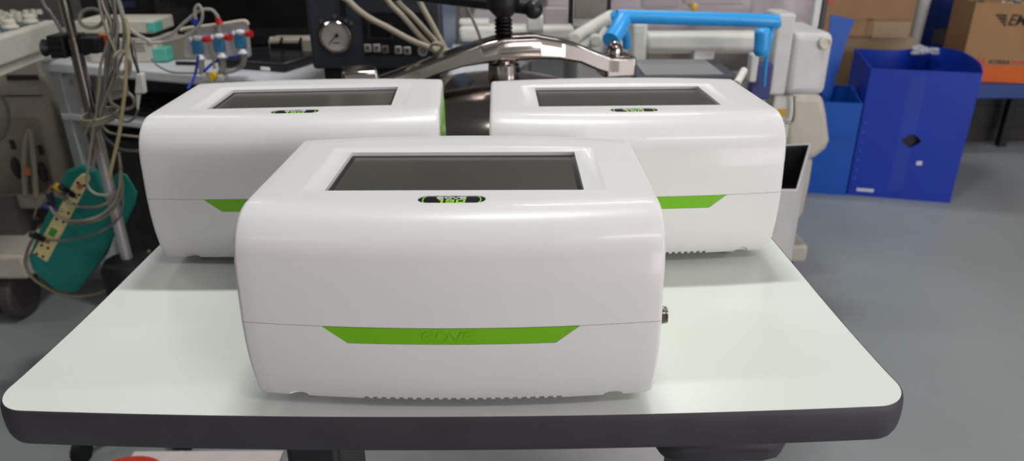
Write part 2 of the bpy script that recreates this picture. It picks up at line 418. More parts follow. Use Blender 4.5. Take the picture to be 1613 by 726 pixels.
def stripe_bm(inset, depth, ztop, zbot, h0, h1, n=40):
    """slab that follows the front; inset = distance of its face behind the shell"""
    bm = bmesh.new(); G = []
    nz = 4
    for j in range(nz + 1):
        z = zbot + (ztop - zbot) * j / nz; hw = h1 + (h0 - h1) * j / nz
        G.append([(hw * (-1 + 2 * i / n), z) for i in range(n + 1)])
    f = [[bm.verts.new((x, front_y(x, z) + inset, z)) for x, z in r] for r in G]
    b = [[bm.verts.new((x, front_y(x, z) + inset + depth, z)) for x, z in r] for r in G]
    for Q in (f, b):
        for j in range(nz):
            for i in range(n): bm.faces.new((Q[j][i], Q[j][i + 1], Q[j + 1][i + 1], Q[j + 1][i]))
    for j in (0, nz):
        for i in range(n): bm.faces.new((f[j][i], f[j][i + 1], b[j][i + 1], b[j][i]))
    for i in (0, n):
        for j in range(nz): bm.faces.new((f[j][i], f[j + 1][i], b[j + 1][i], b[j][i]))
    return bm
lo = boolean(lo, stripe_bm(-0.004, 0.0052, 0.0835, 0.0668, 0.0895, 0.0685))
c = bmesh.new()
for sx in (-1, 1):
    r = bmesh.ops.create_uvsphere(c, u_segments=20, v_segments=12, radius=1)
    bmesh.ops.transform(c, matrix=Matrix.Translation((sx * 0.1115, front_y(sx * .1115, .012) - 0.001, 0.0120)) @ Matrix.Rotation(sx * -0.5, 4, 'Y') @ Matrix.Diagonal((0.0066, 0.0042, 0.0112, 1)), verts=r['verts'])
for k in range(23):
    x = -0.0625 + 0.00615 * k
    r = bmesh.ops.create_cube(c, size=1)
    bmesh.ops.transform(c, matrix=Matrix.Translation((x, 0.024, 0.0122)) @ Matrix.Diagonal((0.0036, 0.035, 0.0060, 1)), verts=r['verts'])
lo = boolean(lo, c)

def shell_obj(name, me, parent, mat, ang=28):
    for p in me.polygons: p.use_smooth = True
    me.set_sharp_from_angle(angle=math.radians(ang)); me.materials.clear(); me.materials.append(mat); me.name = name
    o = bpy.data.objects.new(name, me); C.objects.link(o); o.parent = parent; return o
v0 = thing('ventilator', 'white ventilator standing alone at the front edge of the table', 'ventilator', (0, 0, 0), 'white ventilators on the table')
uo = shell_obj('upper_housing', up, v0, white_shell)
lo_o = shell_obj('lower_housing', lo, v0, white_shell)
def bm_obj(name, bm, mat, parent, ang=30, label=None):
    bmesh.ops.recalc_face_normals(bm, faces=bm.faces[:]); me = bpy.data.meshes.new(name); bm.to_mesh(me); bm.free()
    o = shell_obj(name, me, parent, mat, ang)
    if label: o['label'] = label
    return o
st = bm_obj('stripe', stripe_bm(0.0003, 0.0008, 0.0791, 0.0671, 0.0845, 0.0681), green_trim, v0, label='green stripe across the front')
mb = MB()
word_eove(mb, -0.0178, 0.0698, 0.0350, 0.0070, 0.0011, lambda x, z: Vector((x, front_y(x, z) - 0.00005, z)), (0, 0.0006, 0))
bm_obj('embossed_lettering', mb.bm, green_trim, st)
# screen
bez = bmesh.new()
def ringrect(z_off, r): return [bez.verts.new((x, y, top_z(y) - z_off)) for x, y in ((r[0], r[2]), (r[1], r[2]), (r[1], r[3]), (r[0], r[3]))]
q = [ringrect(.0038, (-.0896, .0896, .0648, .1568)), ringrect(.0045, (-.0862, .0862, .0660, .1530)), ringrect(.0047, (-.0862, .0862, .0660, .1530)), ringrect(.0046, (-.0896, .0896, .0648, .1568))]
for A, B in zip(q, q[1:] + q[:1]):
    for k in range(4): bez.faces.new((A[k], A[(k + 1) % 4], B[(k + 1) % 4], B[k]))
scr = bm_obj('screen_bezel', bez, M('bezel_black', (38, 35, 40), 0.3), v0, label='black bezel')
dm = M('display_glass', (76, 75, 70), 0.2, var=0.02, ior=1.6)
dbm = bmesh.new(); frustum(dbm, (-.0864, .0864, .0658, .1532), (-.0864, .0864, .0658, .1532), lambda y: top_z(y) - .0047, lambda y: top_z(y) - .00445)
bm_obj('display', dbm, dm, scr, label='dark glass display')
# badge
bd = MB(); bd.prism([(x, y, 0.1480) for x, y in stadium(0, BY, BA - .0004, BB - .0004)], (0, 0, 0.0016))
bdo = bm_obj('badge', bd.bm, M('badge_black', (14, 18, 24), 0.25), v0, label='black badge reading 150 in green')
pl = lambda x, y: Vector((x, BY + y, 0.14955))
mb = MB(); word_150(mb, -0.0088, -0.0052, 0.0180, 0.0058, 0.0013, pl, (0, 0, 0.0002))
bm_obj('number_lettering', mb.bm, M('badge_green', (150, 215, 60), 0.4), bdo)
mb = MB(); word_eove(mb, -0.0100, 0.0021, 0.0200, 0.0030, 0.0008, pl, (0, 0, 0.0002))
bm_obj('brand_lettering', mb.bm, M('badge_white', (225, 228, 225), 0.4), bdo)
for sx in (-1, 1):
    mb = MB(); stroke(mb, [(sx * (0.0172 + 0.0022 * math.cos(a)), 0.0058 * math.sin(a)) for a in [PI * (-.5 + k / 8) for k in range(9)]], 0.0008, False, pl, (0, 0, 0.0002))
    bm_obj('side_arc', mb.bm, MC['badge_green'], bdo)
# green side panel, connector, feet
def side_panel():
    bm = bmesh.new(); Y0, Y1, Z0, Z1 = 0.040, 0.172, 0.040, 0.1335; n = 16; G = []
    for j in range(n + 1):
        row = []
        for i in range(n + 1):
            y, z = Y0 + (Y1 - Y0) * i / n, Z0 + (Z1 - Z0) * j / n
            e = min(1, 4 * min(i, n - i, j, n - j) / n) ** .5
            row.append((y, z, interp(WZ, z) + 0.0006 + 0.0022 * e))
        G.append(row)
    f = [[bm.verts.new((x, y, z)) for y, z, x in r] for r in G]; b = [[bm.verts.new((interp(WZ, z) - 0.0012, y, z)) for y, z, x in r] for r in G]
    for Q in (f, b):
        for j in range(n):
            for i in range(n): bm.faces.new((Q[j][i], Q[j][i + 1], Q[j + 1][i + 1], Q[j + 1][i]))
    for j in (0, n):
        for i in range(n): bm.faces.new((f[j][i], f[j][i + 1], b[j][i + 1], b[j][i]))
    for i in (0, n):
        for j in range(n): bm.faces.new((f[j][i], f[j + 1][i], b[j + 1][i], b[j][i]))
    return bm
bm_obj('side_panel', side_panel(), green_trim, v0, label='green panel on the right flank')
cn = MB(); y, z = 0.024, 0.0735; cn.cyl((.1370, y, z), (.1412, y, z), .0048).cyl((.1412, y, z), (.1432, y, z), .0062).cyl((.1432, y, z), (.1442, y, z), .0046).cyl((.1442, y, z), (.1452, y, z), .0058)
bm_obj('side_connector', cn.bm, M('connector_metal', (160, 155, 150), 0.22, 1.0), v0, label='metal socket on the right flank')
for sx in (-1, 1):
    for yy in (0.045, 0.165):
        fb = MB(); fb.cyl((sx * .105, yy, 0.0001), (sx * .105, yy, .0126), .009, .0105); bm_obj('foot', fb.bm, M('foot_rubber', (150, 150, 148), 0.7), v0)
places = [((-0.0404, 0.4062), -0.3959), ((-0.2051, 0.6397), 3.7001), ((0.1184, 0.6379), 0.9125)]
vents = [v0]
vl = dup(v0); vl['label'] = 'white rear ventilator nearest the chrome pole and teal box'
vr = dup(v0); vr['label'] = 'white rear ventilator nearest the blue handle and blue bins'
for ch in list(vr.children):
    if ch.name.startswith('side_connector'): bpy.data.objects.remove(ch)
for o, ((x, y), a) in zip((v0, vl, vr), places):
    o.location = (x, y, TZ); o.rotation_euler = (0, 0, math.radians(a))
# ------------------------------------------------------------------ right: bins, boxes, workbench
def wall_panel(mb, a, b, h0, h1, t, inward):   # upright sheet between floor points a, b with top heights
    a, b, n = Vector(a), Vector(b), Vector(inward).normalized() * t
    mb.prism([a, b, b + Vector((0, 0, h1)), a + Vector((0, 0, h0))], n); return mb
def open_bin(name, label, cat, fl, fr, dep, hgt, mat, th=0.006, skew=Vector((0, 0, 0))):
    fl, fr = Vector(fl), Vector(fr); ex = (fr - fl).normalized(); ey = Vector((-ex.y, ex.x, 0)); bl, br = fl + ey * dep, fr + ey * dep
    t = thing(name, label, cat, (fl + br) / 2)
    H = Vector((0, 0, hgt))
    return t, ex, ey, bl, br, H
fl, fr = PZ(1334, 307, 0), PZ(1496, 320, 0)
big, ex, ey, bl, br, H = open_bin('storage_bin', 'tall dark blue corrugated bin with a black hole in its front face', 'bin', fl, fr, 0.44, 0.562, blue_bin)
hgt = 0.562; th = 0.006
# front panel with a diamond hand hole
hc = P(1435, 222, (fl.y + fr.y) / 2); wv = (fr - fl).length
hx = (hc - fl).dot(ex); hz = hc.z
mb = MB(); bm = mb.bm
outer = [(0, 0), (wv, 0), (wv, hgt), (0, hgt)]
hole = [(hx + 0.038 * math.copysign(abs(math.cos(a)) ** 1.5, math.cos(a)), hz + 0.030 * math.copysign(abs(math.sin(a)) ** 1.5, math.sin(a))) for a in [2 * PI * k / 24 for k in range(24)]]
def fp(p, d): return fl + ex * p[0] + Vector((0, 0, p[1])) + ey * d
sides = []
for d in (0.0, th):
    vo = [bm.verts.new(fp(p, d)) for p in outer]; vh = [bm.verts.new(fp(p, d)) for p in hole]
    eds = [bm.edges.new((L[k], L[(k + 1) % len(L)])) for L in (vo, vh) for k in range(len(L))]
    bmesh.ops.triangle_fill(bm, use_beauty=True, edges=eds)
    sides.append((vo, vh))
for L0, L1 in zip(sides[0], sides[1]):
    for k in range(len(L0)): bm.faces.new((L0[k], L0[(k + 1) % len(L0)], L1[(k + 1) % len(L0)], L1[k]))
mb.build('front_panel', blue_bin, big)
mb = MB(); wall_panel(mb, fl + ey * th, bl, hgt, hgt + 0.01, th, ex); mb.build('side_panel', blue_bin, big)
rim = [P(u, v, Y) for u, v, Y in ((1346, 77, 3.52),)]
cp = [bl, bl + (br - bl) * .45, Vector((1.99, 3.50, 0)), Vector((2.06, 3.40, 0)), Vector((2.045, 3.27, 0)), Vector((1.985, 3.09, 0)), fr + ey * th]
cp = catmull([cp[0], cp[1], cp[2], cp[3], cp[4], cp[5], cp[6]], 5)
mb = MB(); rr_ = []
for k, p in enumerate(cp):
    q_ = p.copy(); q_.z = 0
    base = q_ if k < 12 else q_ + (fr - fl).normalized() * 0; inn_ = ((fl + br) / 2 - q_).normalized() * th; top = Vector((0, 0, hgt + .008))
    low = q_ + ((fl + br) / 2 - q_) * (0.10 if 10 < k < len(cp) - 1 else 0.0)
    rr_.append([low, q_ + top, q_ + top + inn_, low + inn_])
mb.sweep(rr_).build('curved_panel', blue_bin, big, angle=50)
tp = M('clear_packing_tape', (150, 170, 210), 0.12, alpha=0.02)
a_ = (P(1420, 200, fl.y - .05) - fl).dot(ex); MB().obox(fl + ex * (a_ + .03) + Vector((0, 0, hgt / 2 + .01)) - ey * .0008, ex, ey, (0, 0, 1), (.06, .0014, hgt - .06)).build('packing_tape', tp, big, label='clear packing tape strip')
mb = MB(); mb.prism([fl + ey * th + ex * th, fr + ey * th - ex * th, br - ey * th - ex * th, bl - ey * th + ex * th], (0, 0, 0.006)); mb.build('base_panel', blue_bin, big)
MB().obox(fl + ex * hx + Vector((0, 0, hz)) + ey * 0.03, ex, ey, (0, 0, 1), (0.14, 0.02, 0.10)).build('hole_shade', soft_black, big)  # black sheet behind the hole paints in the shade inside the bin
rv = M('rivet_blue', (50, 84, 190), 0.3)
for k in range(7):
    z = 0.08 + k * 0.042; c = fl + ex * 0.018 + Vector((0, 0, z)); MB().cyl(c - ey * 0.003, c + ey * 0.001, 0.006, n=12).build('rivet', rv, big)
c = fl + ex * 0.07 + Vector((0, 0, 0.03)); MB().obox(c - ey * 0.0008, ex, ey, (0, 0, 1), (0.07, 0.0016, 0.014)).build('sticker', M('sticker_white', (196, 200, 215), 0.5), big, label='small white sticker')
c = fl + ex * 0.26 + Vector((0, 0, 0.17)); MB().obox(c - ey * 0.0008, ex, ey, (0, 0, 1), (0.022, 0.0016, 0.018)).build('sticker', MC['sticker_white'], big)
bw = P(1452, 82, fl.y + 0.40); mb = MB()
for k in range(14):
    mb.ball(bw + Vector((random.uniform(-.05, .05), random.uniform(-.03, .03), random.uniform(-.015, .02))), (random.uniform(.012, .026), .016, random.uniform(.008, .018)), 10)
mb.build('bubble_wrap', M('clear_wrap', (200, 205, 215), 0.15, alpha=0.55), None, cat='wrap', label='crumpled clear plastic wrap on the back rim of the tall blue bin')
# smaller light blue bin
fl2, fr2 = PZ(1262, 303, 0), PZ(1333, 308, 0)
fl2 = fl2 + (fl2 - fr2) * 1.2; fr2 = fr2 - ex * 0.004
e2 = (fr2 - fl2).normalized(); n2 = Vector((-e2.y, e2.x, 0)); h2 = 0.435; dp2 = 0.26
sb = thing('storage_bin', 'lower bright blue bin with a raised flap, pressed against the tall dark blue bin', 'bin', (fl2 + fr2 + n2 * dp2) / 2)
mb = MB(); wall_panel(mb, fl2, fr2, h2 - 0.02, h2 - 0.02, th, n2); mb.build('front_panel', lblue_bin, sb)
mb = MB(); wall_panel(mb, fl2 + n2 * th, fl2 + n2 * dp2, h2 - 0.02, h2, th, e2); mb.build('side_panel', lblue_bin, sb)
mb = MB(); wall_panel(mb, fr2 + n2 * th, fr2 + n2 * dp2, h2 - 0.02, h2, th, -e2); mb.build('side_panel', lblue_bin, sb)
mb = MB(); wall_panel(mb, fl2 + n2 * dp2, fr2 + n2 * dp2, h2, h2, th, -n2); mb.build('back_panel', lblue_bin, sb)
mb = MB(); mb.prism([fl2 + n2 * th, fr2 + n2 * th, fr2 + n2 * (dp2 - th), fl2 + n2 * (dp2 - th)], (0, 0, 0.006)); mb.build('base_panel', lblue_bin, sb)
mb = MB(); mb.obox((fl2 + fr2) / 2 - n2 * 0.002 + Vector((0, 0, 0.265)), e2, n2, (0, 0, 1), ((fr2 - fl2).length, 0.003, 0.006)); mb.build('fold_band', lblue_bin, sb)
yb = (fl2 + n2 * dp2).y
fpx = [(1309, 23), (1347, 31), (1333, 66), (1312, 140), (1296, 200), (1290, 200)]
mb = MB(); mb.prism([P(u, v, fr2.y + 0.20 ) for u, v in fpx], (0, 0.007, 0)); mb.build('flap', lblue_bin, sb, label='raised pointed flap')
# cardboard boxes behind the bins
lb = thing('cardboard_box', 'worn brown cardboard box on the floor under another box, behind the blue bins', 'box', (P(1375, 100, 3.75).x, 3.95, 0))
x0, x1 = P(1305, 100, 3.72).x, P(1431, 100, 3.72).x; zt = P(1380, 57, 3.72).z
MB().box((x0, 3.72, 0), (x1, 4.2, zt)).build('carton_body', cardboard_dark, lb, bevel=0.004)
tape = M('clear_tape', (150, 128, 98), 0.22, var=0.05)
MB().box((x0, 3.7185, zt - 0.075), (x1, 3.72, zt - 0.005)).build('packing_tape', tape, lb)
zu = P(1375, 56, 3.70).z; xu1 = P(1433, 30, 3.70).x; xu0 = P(1296, 30, 3.70).x
ub = thing('cardboard_box', 'brown cardboard box with a taped seam, stacked on top of another box', 'box', ((xu0 + xu1) / 2, 3.95, zt))
MB().box((xu0, 3.70, zt + 0.001), (xu1 + 0.02, 4.2, zt + 0.40)).build('carton_body', cardboard, ub, bevel=0.004)
zs = P(1375, 30, 3.70).z
MB().box((xu0, 3.698, zs - 0.004), (xu1 + 0.015, 3.70, zs)).box((P(1364, 42, 3.7).x, 3.698, zt + 0.002), (P(1373, 42, 3.7).x, 3.70, zs)).build('seam', cardboard_dark, ub)
MB().box((P(1376, 42, 3.7).x, 3.6982, zs - 0.09), (xu1 + 0.01, 3.6995, zs - 0.015)).build('packing_tape', tape, ub)
MB().box((P(1298, 4, 3.7).x, 3.6975, P(1300, 6, 3.7).z), (P(1312, 4, 3.7).x, 3.70, P(1300, -4, 3.7).z)).build('label_sticker', M('sticker_red', (196, 70, 60), 0.5), ub, label='small red sticker')
# blue low workbench and the printed box on it
wz = 0.355; wy = PZ(1560, 133, 0.355).y - 0.02
wb = thing('workbench', 'low blue bench with dark legs carrying the printed cardboard box', 'bench', (2.9, 3.75, 0))
bench_blue = M('bench_blue', (38, 66, 128), 0.5)
MB().box((2.13, wy, wz - 0.07), (4.0, 4.03, wz)).build('bench_top', bench_blue, wb, bevel=0.006)
for lx, ly in ((P(1583, 200, wy + .12).x, wy + .12), (2.18, 3.96), (3.9, wy + .12), (3.9, 3.96)):
    MB().box((lx - 0.02, ly - 0.02, 0), (lx + 0.02, ly + 0.02, wz - 0.07)).build('leg', soft_black, wb, bevel=0.004)
MB().box((2.18, 3.94, 0.14), (3.9, 3.98, 0.18)).build('stretcher', soft_black, wb)
cr = thing('dark_filler', 'dark block standing in for shade and clutter under the blue bench', 'dark_filler', (3.0, 3.8, 0))  # added block; shade and clutter under the bench put into its dark colour
MB().box((2.24, wy + .2, 0), (3.84, 3.92, .26)).build('dark_filler_body', M('shade_dark', (46, 44, 42), 0.7), cr, bevel=.008)
MB().box((2.3, wy + .19, .08), (3.74, wy + .2, .20)).build('dark_filler_panel', M('shade_panel_dark', (30, 29, 28), 0.6), cr, bevel=.003)
pa, pb = PZ(1508, 127.5, wz), PZ(1640, 133, wz)
pb = pa + (pb - pa).normalized() * 0.58
pe = (pb - pa).normalized(); pn = Vector((-pe.y, pe.x, 0))
pn = (pn + pe * -0.0).normalized(); ph = P(1534, 4, pa.y).z - wz
kb = thing('cardboard_box', 'brown cardboard box with orange bottom band and black lettering, on the blue bench', 'box', pa + pe * .26 + pn * .2)
mb = MB(); dpb = 0.34
for a, b, n in ((pa, pb, pn), (pa + pn * dpb, pb + pn * dpb, -pn), (pa + pn * .005, pa + pn * (dpb - .005), pe), (pb + pn * .005, pb + pn * (dpb - .005), -pe)):
    mb.prism([a + Vector((0, 0, .001)), b + Vector((0, 0, .001)), b + Vector((0, 0, ph)), a + Vector((0, 0, ph))], n * 0.005)
mb.prism([pa + Vector((0, 0, .001)), pb + Vector((0, 0, .001)), pb + pn * dpb + Vector((0, 0, .001)), pa + pn * dpb + Vector((0, 0, .001))], (0, 0, 0.006))
mb.build('carton_body', M('print_cardboard', (158, 122, 86), 0.85, var=0.05, scale=12), kb)
MB().obox((pa + pb) / 2 - pn * 0.0008 + Vector((0, 0, 0.044)), pe, pn, (0, 0, 1), (0.58, 0.0016, 0.083)).build('printed_band', M('print_orange', (206, 98, 38), 0.8), kb, label='orange printed band')
ink = M('print_black', (40, 34, 32), 0.8); red = MC['print_red']
zl = P(1585, 39, pa.y).z - wz; u0 = (P(1583, 30, pa.y) - pa).dot(pe)
text_part('brand_lettering', 'EMS', 0.074, 0.0008, pa + pe * u0 + Vector((0, 0, zl + 0.004)) - pn * 0.001, pe, (0, 0, 1), ink, kb, shear=0.25, xs=0.86)
mb = MB()
for k in range(4):
    a = pa + pe * (u0 - 0.062 + k * 0.014) + Vector((0, 0, zl + 0.054 - k * 0.015)) - pn * 0.001
    mb.prism([a, a + pe * (0.056 - k * .012), a + pe * (0.051 - k * .012) + Vector((0, 0, -.011)), a + pe * .009 + Vector((0, 0, -.011))], pn * 0.0008)
mb.build('winged_mark', ink, kb)
zk = P(1570, 98, pa.y).z - wz; u1 = (P(1537, 92, pa.y) - pa).dot(pe)
text_part('sender_lettering', 'KOREA', 0.027, 0.0008, pa + pe * (u1 + 0.056) + Vector((0, 0, zk)) - pn * 0.001, pe, (0, 0, 1), ink, kb, xs=1.1)
text_part('sender_lettering', 'POST', 0.027, 0.0008, pa + pe * (u1 + 0.158) + Vector((0, 0, zk)) - pn * 0.001, pe, (0, 0, 1), red, kb, xs=1.1)
mb = MB()
for dx in (0.0, 0.024): mb.prism([pa + pe * (u1 + dx) + Vector((0, 0, zk)) - pn * .001, pa + pe * (u1 + dx + .018) + Vector((0, 0, zk)) - pn * .001, pa + pe * (u1 + dx + .010) + Vector((0, 0, zk + .034)) - pn * .001], pn * .0008)
mb.build('post_mark', red, kb)
st0 = pa + pe * .06 + pn * .06 + Vector((0, 0, ph - 0.06)); 
for k in range(16):
    c = pa + pe * random.uniform(.06, .46) + pn * random.uniform(.05, .3) + Vector((0, 0, ph - 0.03 + random.uniform(-.02, .03)))
    d = Vector((random.uniform(-1, 1), random.uniform(-1, 1), random.uniform(-.3, .3))).normalized()
    MB().obox(c, d, d.cross(Vector((0, 0, 1))), d.cross(d.cross(Vector((0, 0, 1)))), (random.uniform(.05, .11), .02, .012)).build('packing_piece', grey_white if k % 3 else steel, None, bevel=0.003, label='small white packet heaped in the open top of the printed box', cat='packet', group='packets in the printed box')
MB().obox(pa + pe * .29 + pn * .17 + Vector((0, 0, (ph - .07) / 2 + .008)), pe, pn, (0, 0, 1), (.54, .30, ph - .09)).build('packing_filler', grey_white, kb)
# blue rack behind
rk = thing('storage_rack', 'dark blue steel rack upright standing behind the tall blue bin', 'rack', (P(1475, 60, 4.0).x, 4.3, 0))
rblue = M('rack_blue', (22, 46, 110), 0.5)
xa, xb = P(1456, 40, 4.3).x, P(1508, 40, 4.3).x
for x in (xa, xb): MB().box((x - .035, 4.25, 0), (x + .035, 4.31, 1.6)).build('post', rblue, rk, bevel=0.004)
MB().box((xa - .035, 4.26, P(1480, 45, 4.26).z), (xb + .035, 4.29, 1.6)).build('panel', rblue, rk, bevel=0.004)
MB().box((xa, 4.25, .38), (xb, 4.6, .42)).build('shelf', rblue, rk)
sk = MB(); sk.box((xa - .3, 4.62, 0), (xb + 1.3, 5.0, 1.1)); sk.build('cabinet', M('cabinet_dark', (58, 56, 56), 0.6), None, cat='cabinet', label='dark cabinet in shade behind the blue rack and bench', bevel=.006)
# small shipment behind boxes: pale pipe between box and rack
MB().cyl((P(1434, 60, 4.1).x, 4.1, 0), (P(1434, 60, 4.1).x + .06, 4.1, 1.3), .032).build('pipe', grey_white, None, cat='pipe', label='pale upright pipe seen between the stacked boxes and the blue rack')

# ------------------------------------------------------------------ centre: steam steriliser with bridge clamp
VX, VY, VR = -0.02, 1.225, 0.20
zr = TZ + 0.022
sv = thing('pressure_steriliser', 'polished chrome steam steriliser with a bridge clamp and black screw handle', 'steriliser', (VX, VY, 0))
MB().lathe([(0.17, 0.0), (0.19, 0.01), (0.19, 0.70), (0.188, 0.80), (0.187, zr - 0.035)], (VX, VY, 0), 64).build('vessel', chrome, sv, angle=50)
lp = [(0.196, -0.034), (0.202, -0.030), (0.202, -0.004), (0.196, 0.0), (0.188, 0.001), (0.184, 0.006), (0.16, 0.019), (0.13, 0.030), (0.10, 0.038), (0.07, 0.043), (0.04, 0.046), (0.012, 0.047)]
MB().lathe(lp, (VX, VY, zr), 64).build('lid', chrome, sv, angle=40)
A = P(567, 122, 1.165); B = P(972, 102, 1.27); zb = TZ + 0.078
A.z = B.z = zb
axc = Vector((VX, VY, 0)); eb = (B - A); eb.z = 0; eb.normalize(); nb = Vector((-eb.y, eb.x, 0))
ta, tbk = (A - axc).dot(eb), (B - axc).dot(eb); sh = (((A - axc).dot(nb)) + ((B - axc).dot(nb))) / 2
sh = 0.0
BT = [(560, 130, 150), (590, 127, 149), (620, 118, 142), (650, 107, 132), (676, 97, 121), (718, 80, 108), (750, 69, 103), (778, 60.5, 99.5), (783, 59, 99), (835, 56.5, 97), (841, 58, 96), (870, 63, 96), (905, 72, 101), (935, 84, 113), (955, 91, 118), (972, 92, 118)]
rings = []
for i in range(len(BT) - 1):
    for k in range(4):
        q = k / 4; u, vt, vb = [BT[i][m] + (BT[i + 1][m] - BT[i][m]) * q for m in range(3)]
        d = ray(u, vt); tt = (ta + (tbk - ta) * (u - 567) / 405.0); c = axc + eb * tt; wv_ = 0.026
        zt_b, zb_b = P(u, vt, c.y - wv_).z, P(u, vb, c.y - wv_).z; h = zt_b - zb_b
        cs = []
        for yy, zz in ((-1.0, .16), (-.86, .05), (-.6, 0), (.6, 0), (.86, .05), (1, .16), (1, .82), (.84, .95), (.6, 1), (-.66, 1), (-.88, .95), (-1.0, .84)):
            cs.append(Vector((c.x, c.y, zb_b + h * zz)) + nb * (yy * wv_))
        rings.append(cs)
MB().sweep(rings).build('bridge', chrome, sv, angle=40)
for t, zc_, tag in ((ta, 0.0820, 'L'), (tbk, 0.0790, 'R')):
    c = axc + eb * t + nb * sh + Vector((0, 0, TZ + zc_ - 0.002)); MB().obox(c, eb, nb, (0, 0, 1), (0.056, 0.052, 0.036 if tag == 'R' else 0.03)).build('end_block', chrome, sv, bevel=0.005)
    MB().cyl(c + Vector((0, 0, -.13)), c + Vector((0, 0, -.016)), .011).build('clamp_bolt', steel, sv)
    MB().box((c.x - .02, c.y - .02, zr - .10), (c.x + .02, c.y + .02, zr - .07)).build('bolt_lug', steel, sv, bevel=.004)
cR = axc + eb * (tbk - .004) + Vector((0, 0, TZ + 0.0945)); MB().lathe([(0.0135, 0), (0.014, 0.006), (0.0125, 0.014), (0.009, 0.021), (0.004, 0.0245)], cR, 24).build('acorn_nut', chrome, sv)
# screw, hub, handle
zs0 = TZ + 0.133
thr = [(0.012, 0)]
for k in range(5): thr += [(0.015, .002 + k * .0062), (0.015, .0038 + k * .0062), (0.012, .0056 + k * .0062)]
MB().lathe([(0.0175, -.006), (0.0175, 0)] + thr + [(0.012, 0.04)], (VX + .008, VY, zs0), 24).build('screw', M('screw_black', (34, 30, 32), 0.3, 0.6), sv)
hz0 = zs0 + 0.034
MB().lathe([(0.014, 0), (0.018, 0.004), (0.026, 0.013), (0.0275, 0.020), (0.0275, 0.045), (0.022, 0.050)], (VX + .008, VY, hz0), 32).build('hub', black, sv)
hub = Vector((VX + .008, VY, hz0 + 0.034)); hb = P(840.5, 15, VY - 0.02); hd = (hb - hub); hd.z = 0.0; hd.normalize()
hz = hub.z - 0.002
end = Vector((hb.x, hb.y, hb.z))
hE = P(622, -12, 1.36)
MB().cyl(hE, end, .0105, .0090).build('handle_bar', black, sv)
MB().ball(end, .0150, 24).build('handle_knob', black, sv)
MB().ball(hE, .0150, 24).build('handle_knob', black, sv)
MB().lathe([(0.024, 0.0), (0.0262, 0.003), (0.0262, 0.026), (0.023, 0.029)], (VX + .008, VY, zr + 0.042), 32).cyl((VX + .008, VY, zr + .071), (VX + .008, VY, zr + .080), .014).build('thrust_collar', chrome, sv)
MB().ball((VX + .033, VY - .012, zr + .060), .004, 10).build('set_screw', black, sv)

# ------------------------------------------------------------------ control box
cb = thing('control_unit', 'dark slate box with a round pressure gauge and a five-button panel', 'control unit', (-0.31, 1.80, 0.80))
CY = 1.60
x0, x1 = P(487, 60, CY).x, P(697, 60, CY).x; zb0 = P(590, 109, CY).z
pA = (x0, CY); 
MB().box((x0, CY, zb0), (x1, CY + 0.40, 1.16)).build('case', slate, cb, bevel=0.008)
DZ = 0.80
MB().box((x0 + .02, CY + .015, DZ + .0005), (x1 - .01, CY + .38, zb0)).build('plinth', soft_black, cb, bevel=0.004)
MB().box((x1 - .0005, CY + .012, zb0 + .008), (x1 + .002, CY + .39, 1.15)).build('side_panel', M('slate_side_lit', (78, 96, 124), 0.4), cb, label='side face of the slate box, its lit tone painted in')  # thin sheet in lighter slate: light on this side put into the colour
def fx(u, v): return P(u, v, CY)
gc = fx(530, 57)
gg = MB(); gg.lathe([(.031, 0), (.034, .002), (.034, .012), (.031, .015), (.0295, .012), (.0295, .006)], gc, 40, axis=(0, -1, 0)).build('gauge_ring', chrome, cb)
gd = MB().cyl(gc + Vector((0, -.005, 0)), gc + Vector((0, -.0085, 0)), .0292, n=40).build('gauge_dial', M('dial_face', (190, 182, 178), 0.3), cb)
mb = MB()
for k in range(25):
    a = math.radians(225 - 270 * k / 24); r1 = .026; r0 = .022 if k % 4 == 0 else .024
    d = Vector((math.cos(a), 0, math.sin(a)))
    mb.obox(gc + d * (r0 + r1) / 2 + Vector((0, -.0087, 0)), d, (0, 1, 0), d.cross(Vector((0, 1, 0))), (r1 - r0, .0005, .0008))
mb.obox(gc + Vector((0, -.0087, -.013)), (1, 0, 0), (0, 1, 0), (0, 0, 1), (.014, .0005, .002)).build('tick_marks', black, gd)
nd = Vector((-.62, 0, -.55)).normalized(); MB().obox(gc + nd * .008 + Vector((0, -.0095, 0)), nd, (0, 1, 0), nd.cross(Vector((0, 1, 0))), (.027, .001, .0018)).cyl(gc + Vector((0, -.0088, 0)) + -nd * .004, gc + Vector((0, -.011, 0)) - nd * .004, .004, n=16).build('needle', black, gd)
for u, v in ((507, 33), (528, 25), (546, 32), (554, 36), (526, 80)):
    c = fx(u, v); MB().cyl(c, c + Vector((0, -.006, 0)), .0042, n=14).build('screw', steel, cb)
a, b = fx(570, 20), fx(683, 87); MB().box((a.x, CY - .003, b.z), (b.x, CY, a.z)).build('control_panel', M('panel_black', (14, 14, 17), 0.35), cb)
a, b = fx(579, 35), fx(620, 61); MB().box((a.x, CY - .0045, b.z), (b.x, CY - .003, a.z)).build('display_frame', M('display_frame', (52, 50, 52), 0.4), cb)
MB().box((a.x + .004, CY - .0052, b.z + .004), (b.x - .004, CY - .0045, a.z - .004)).build('display', M('lcd_black', (10, 10, 12), 0.15), cb)
bt = M('button_grey', (168, 164, 160), 0.5)
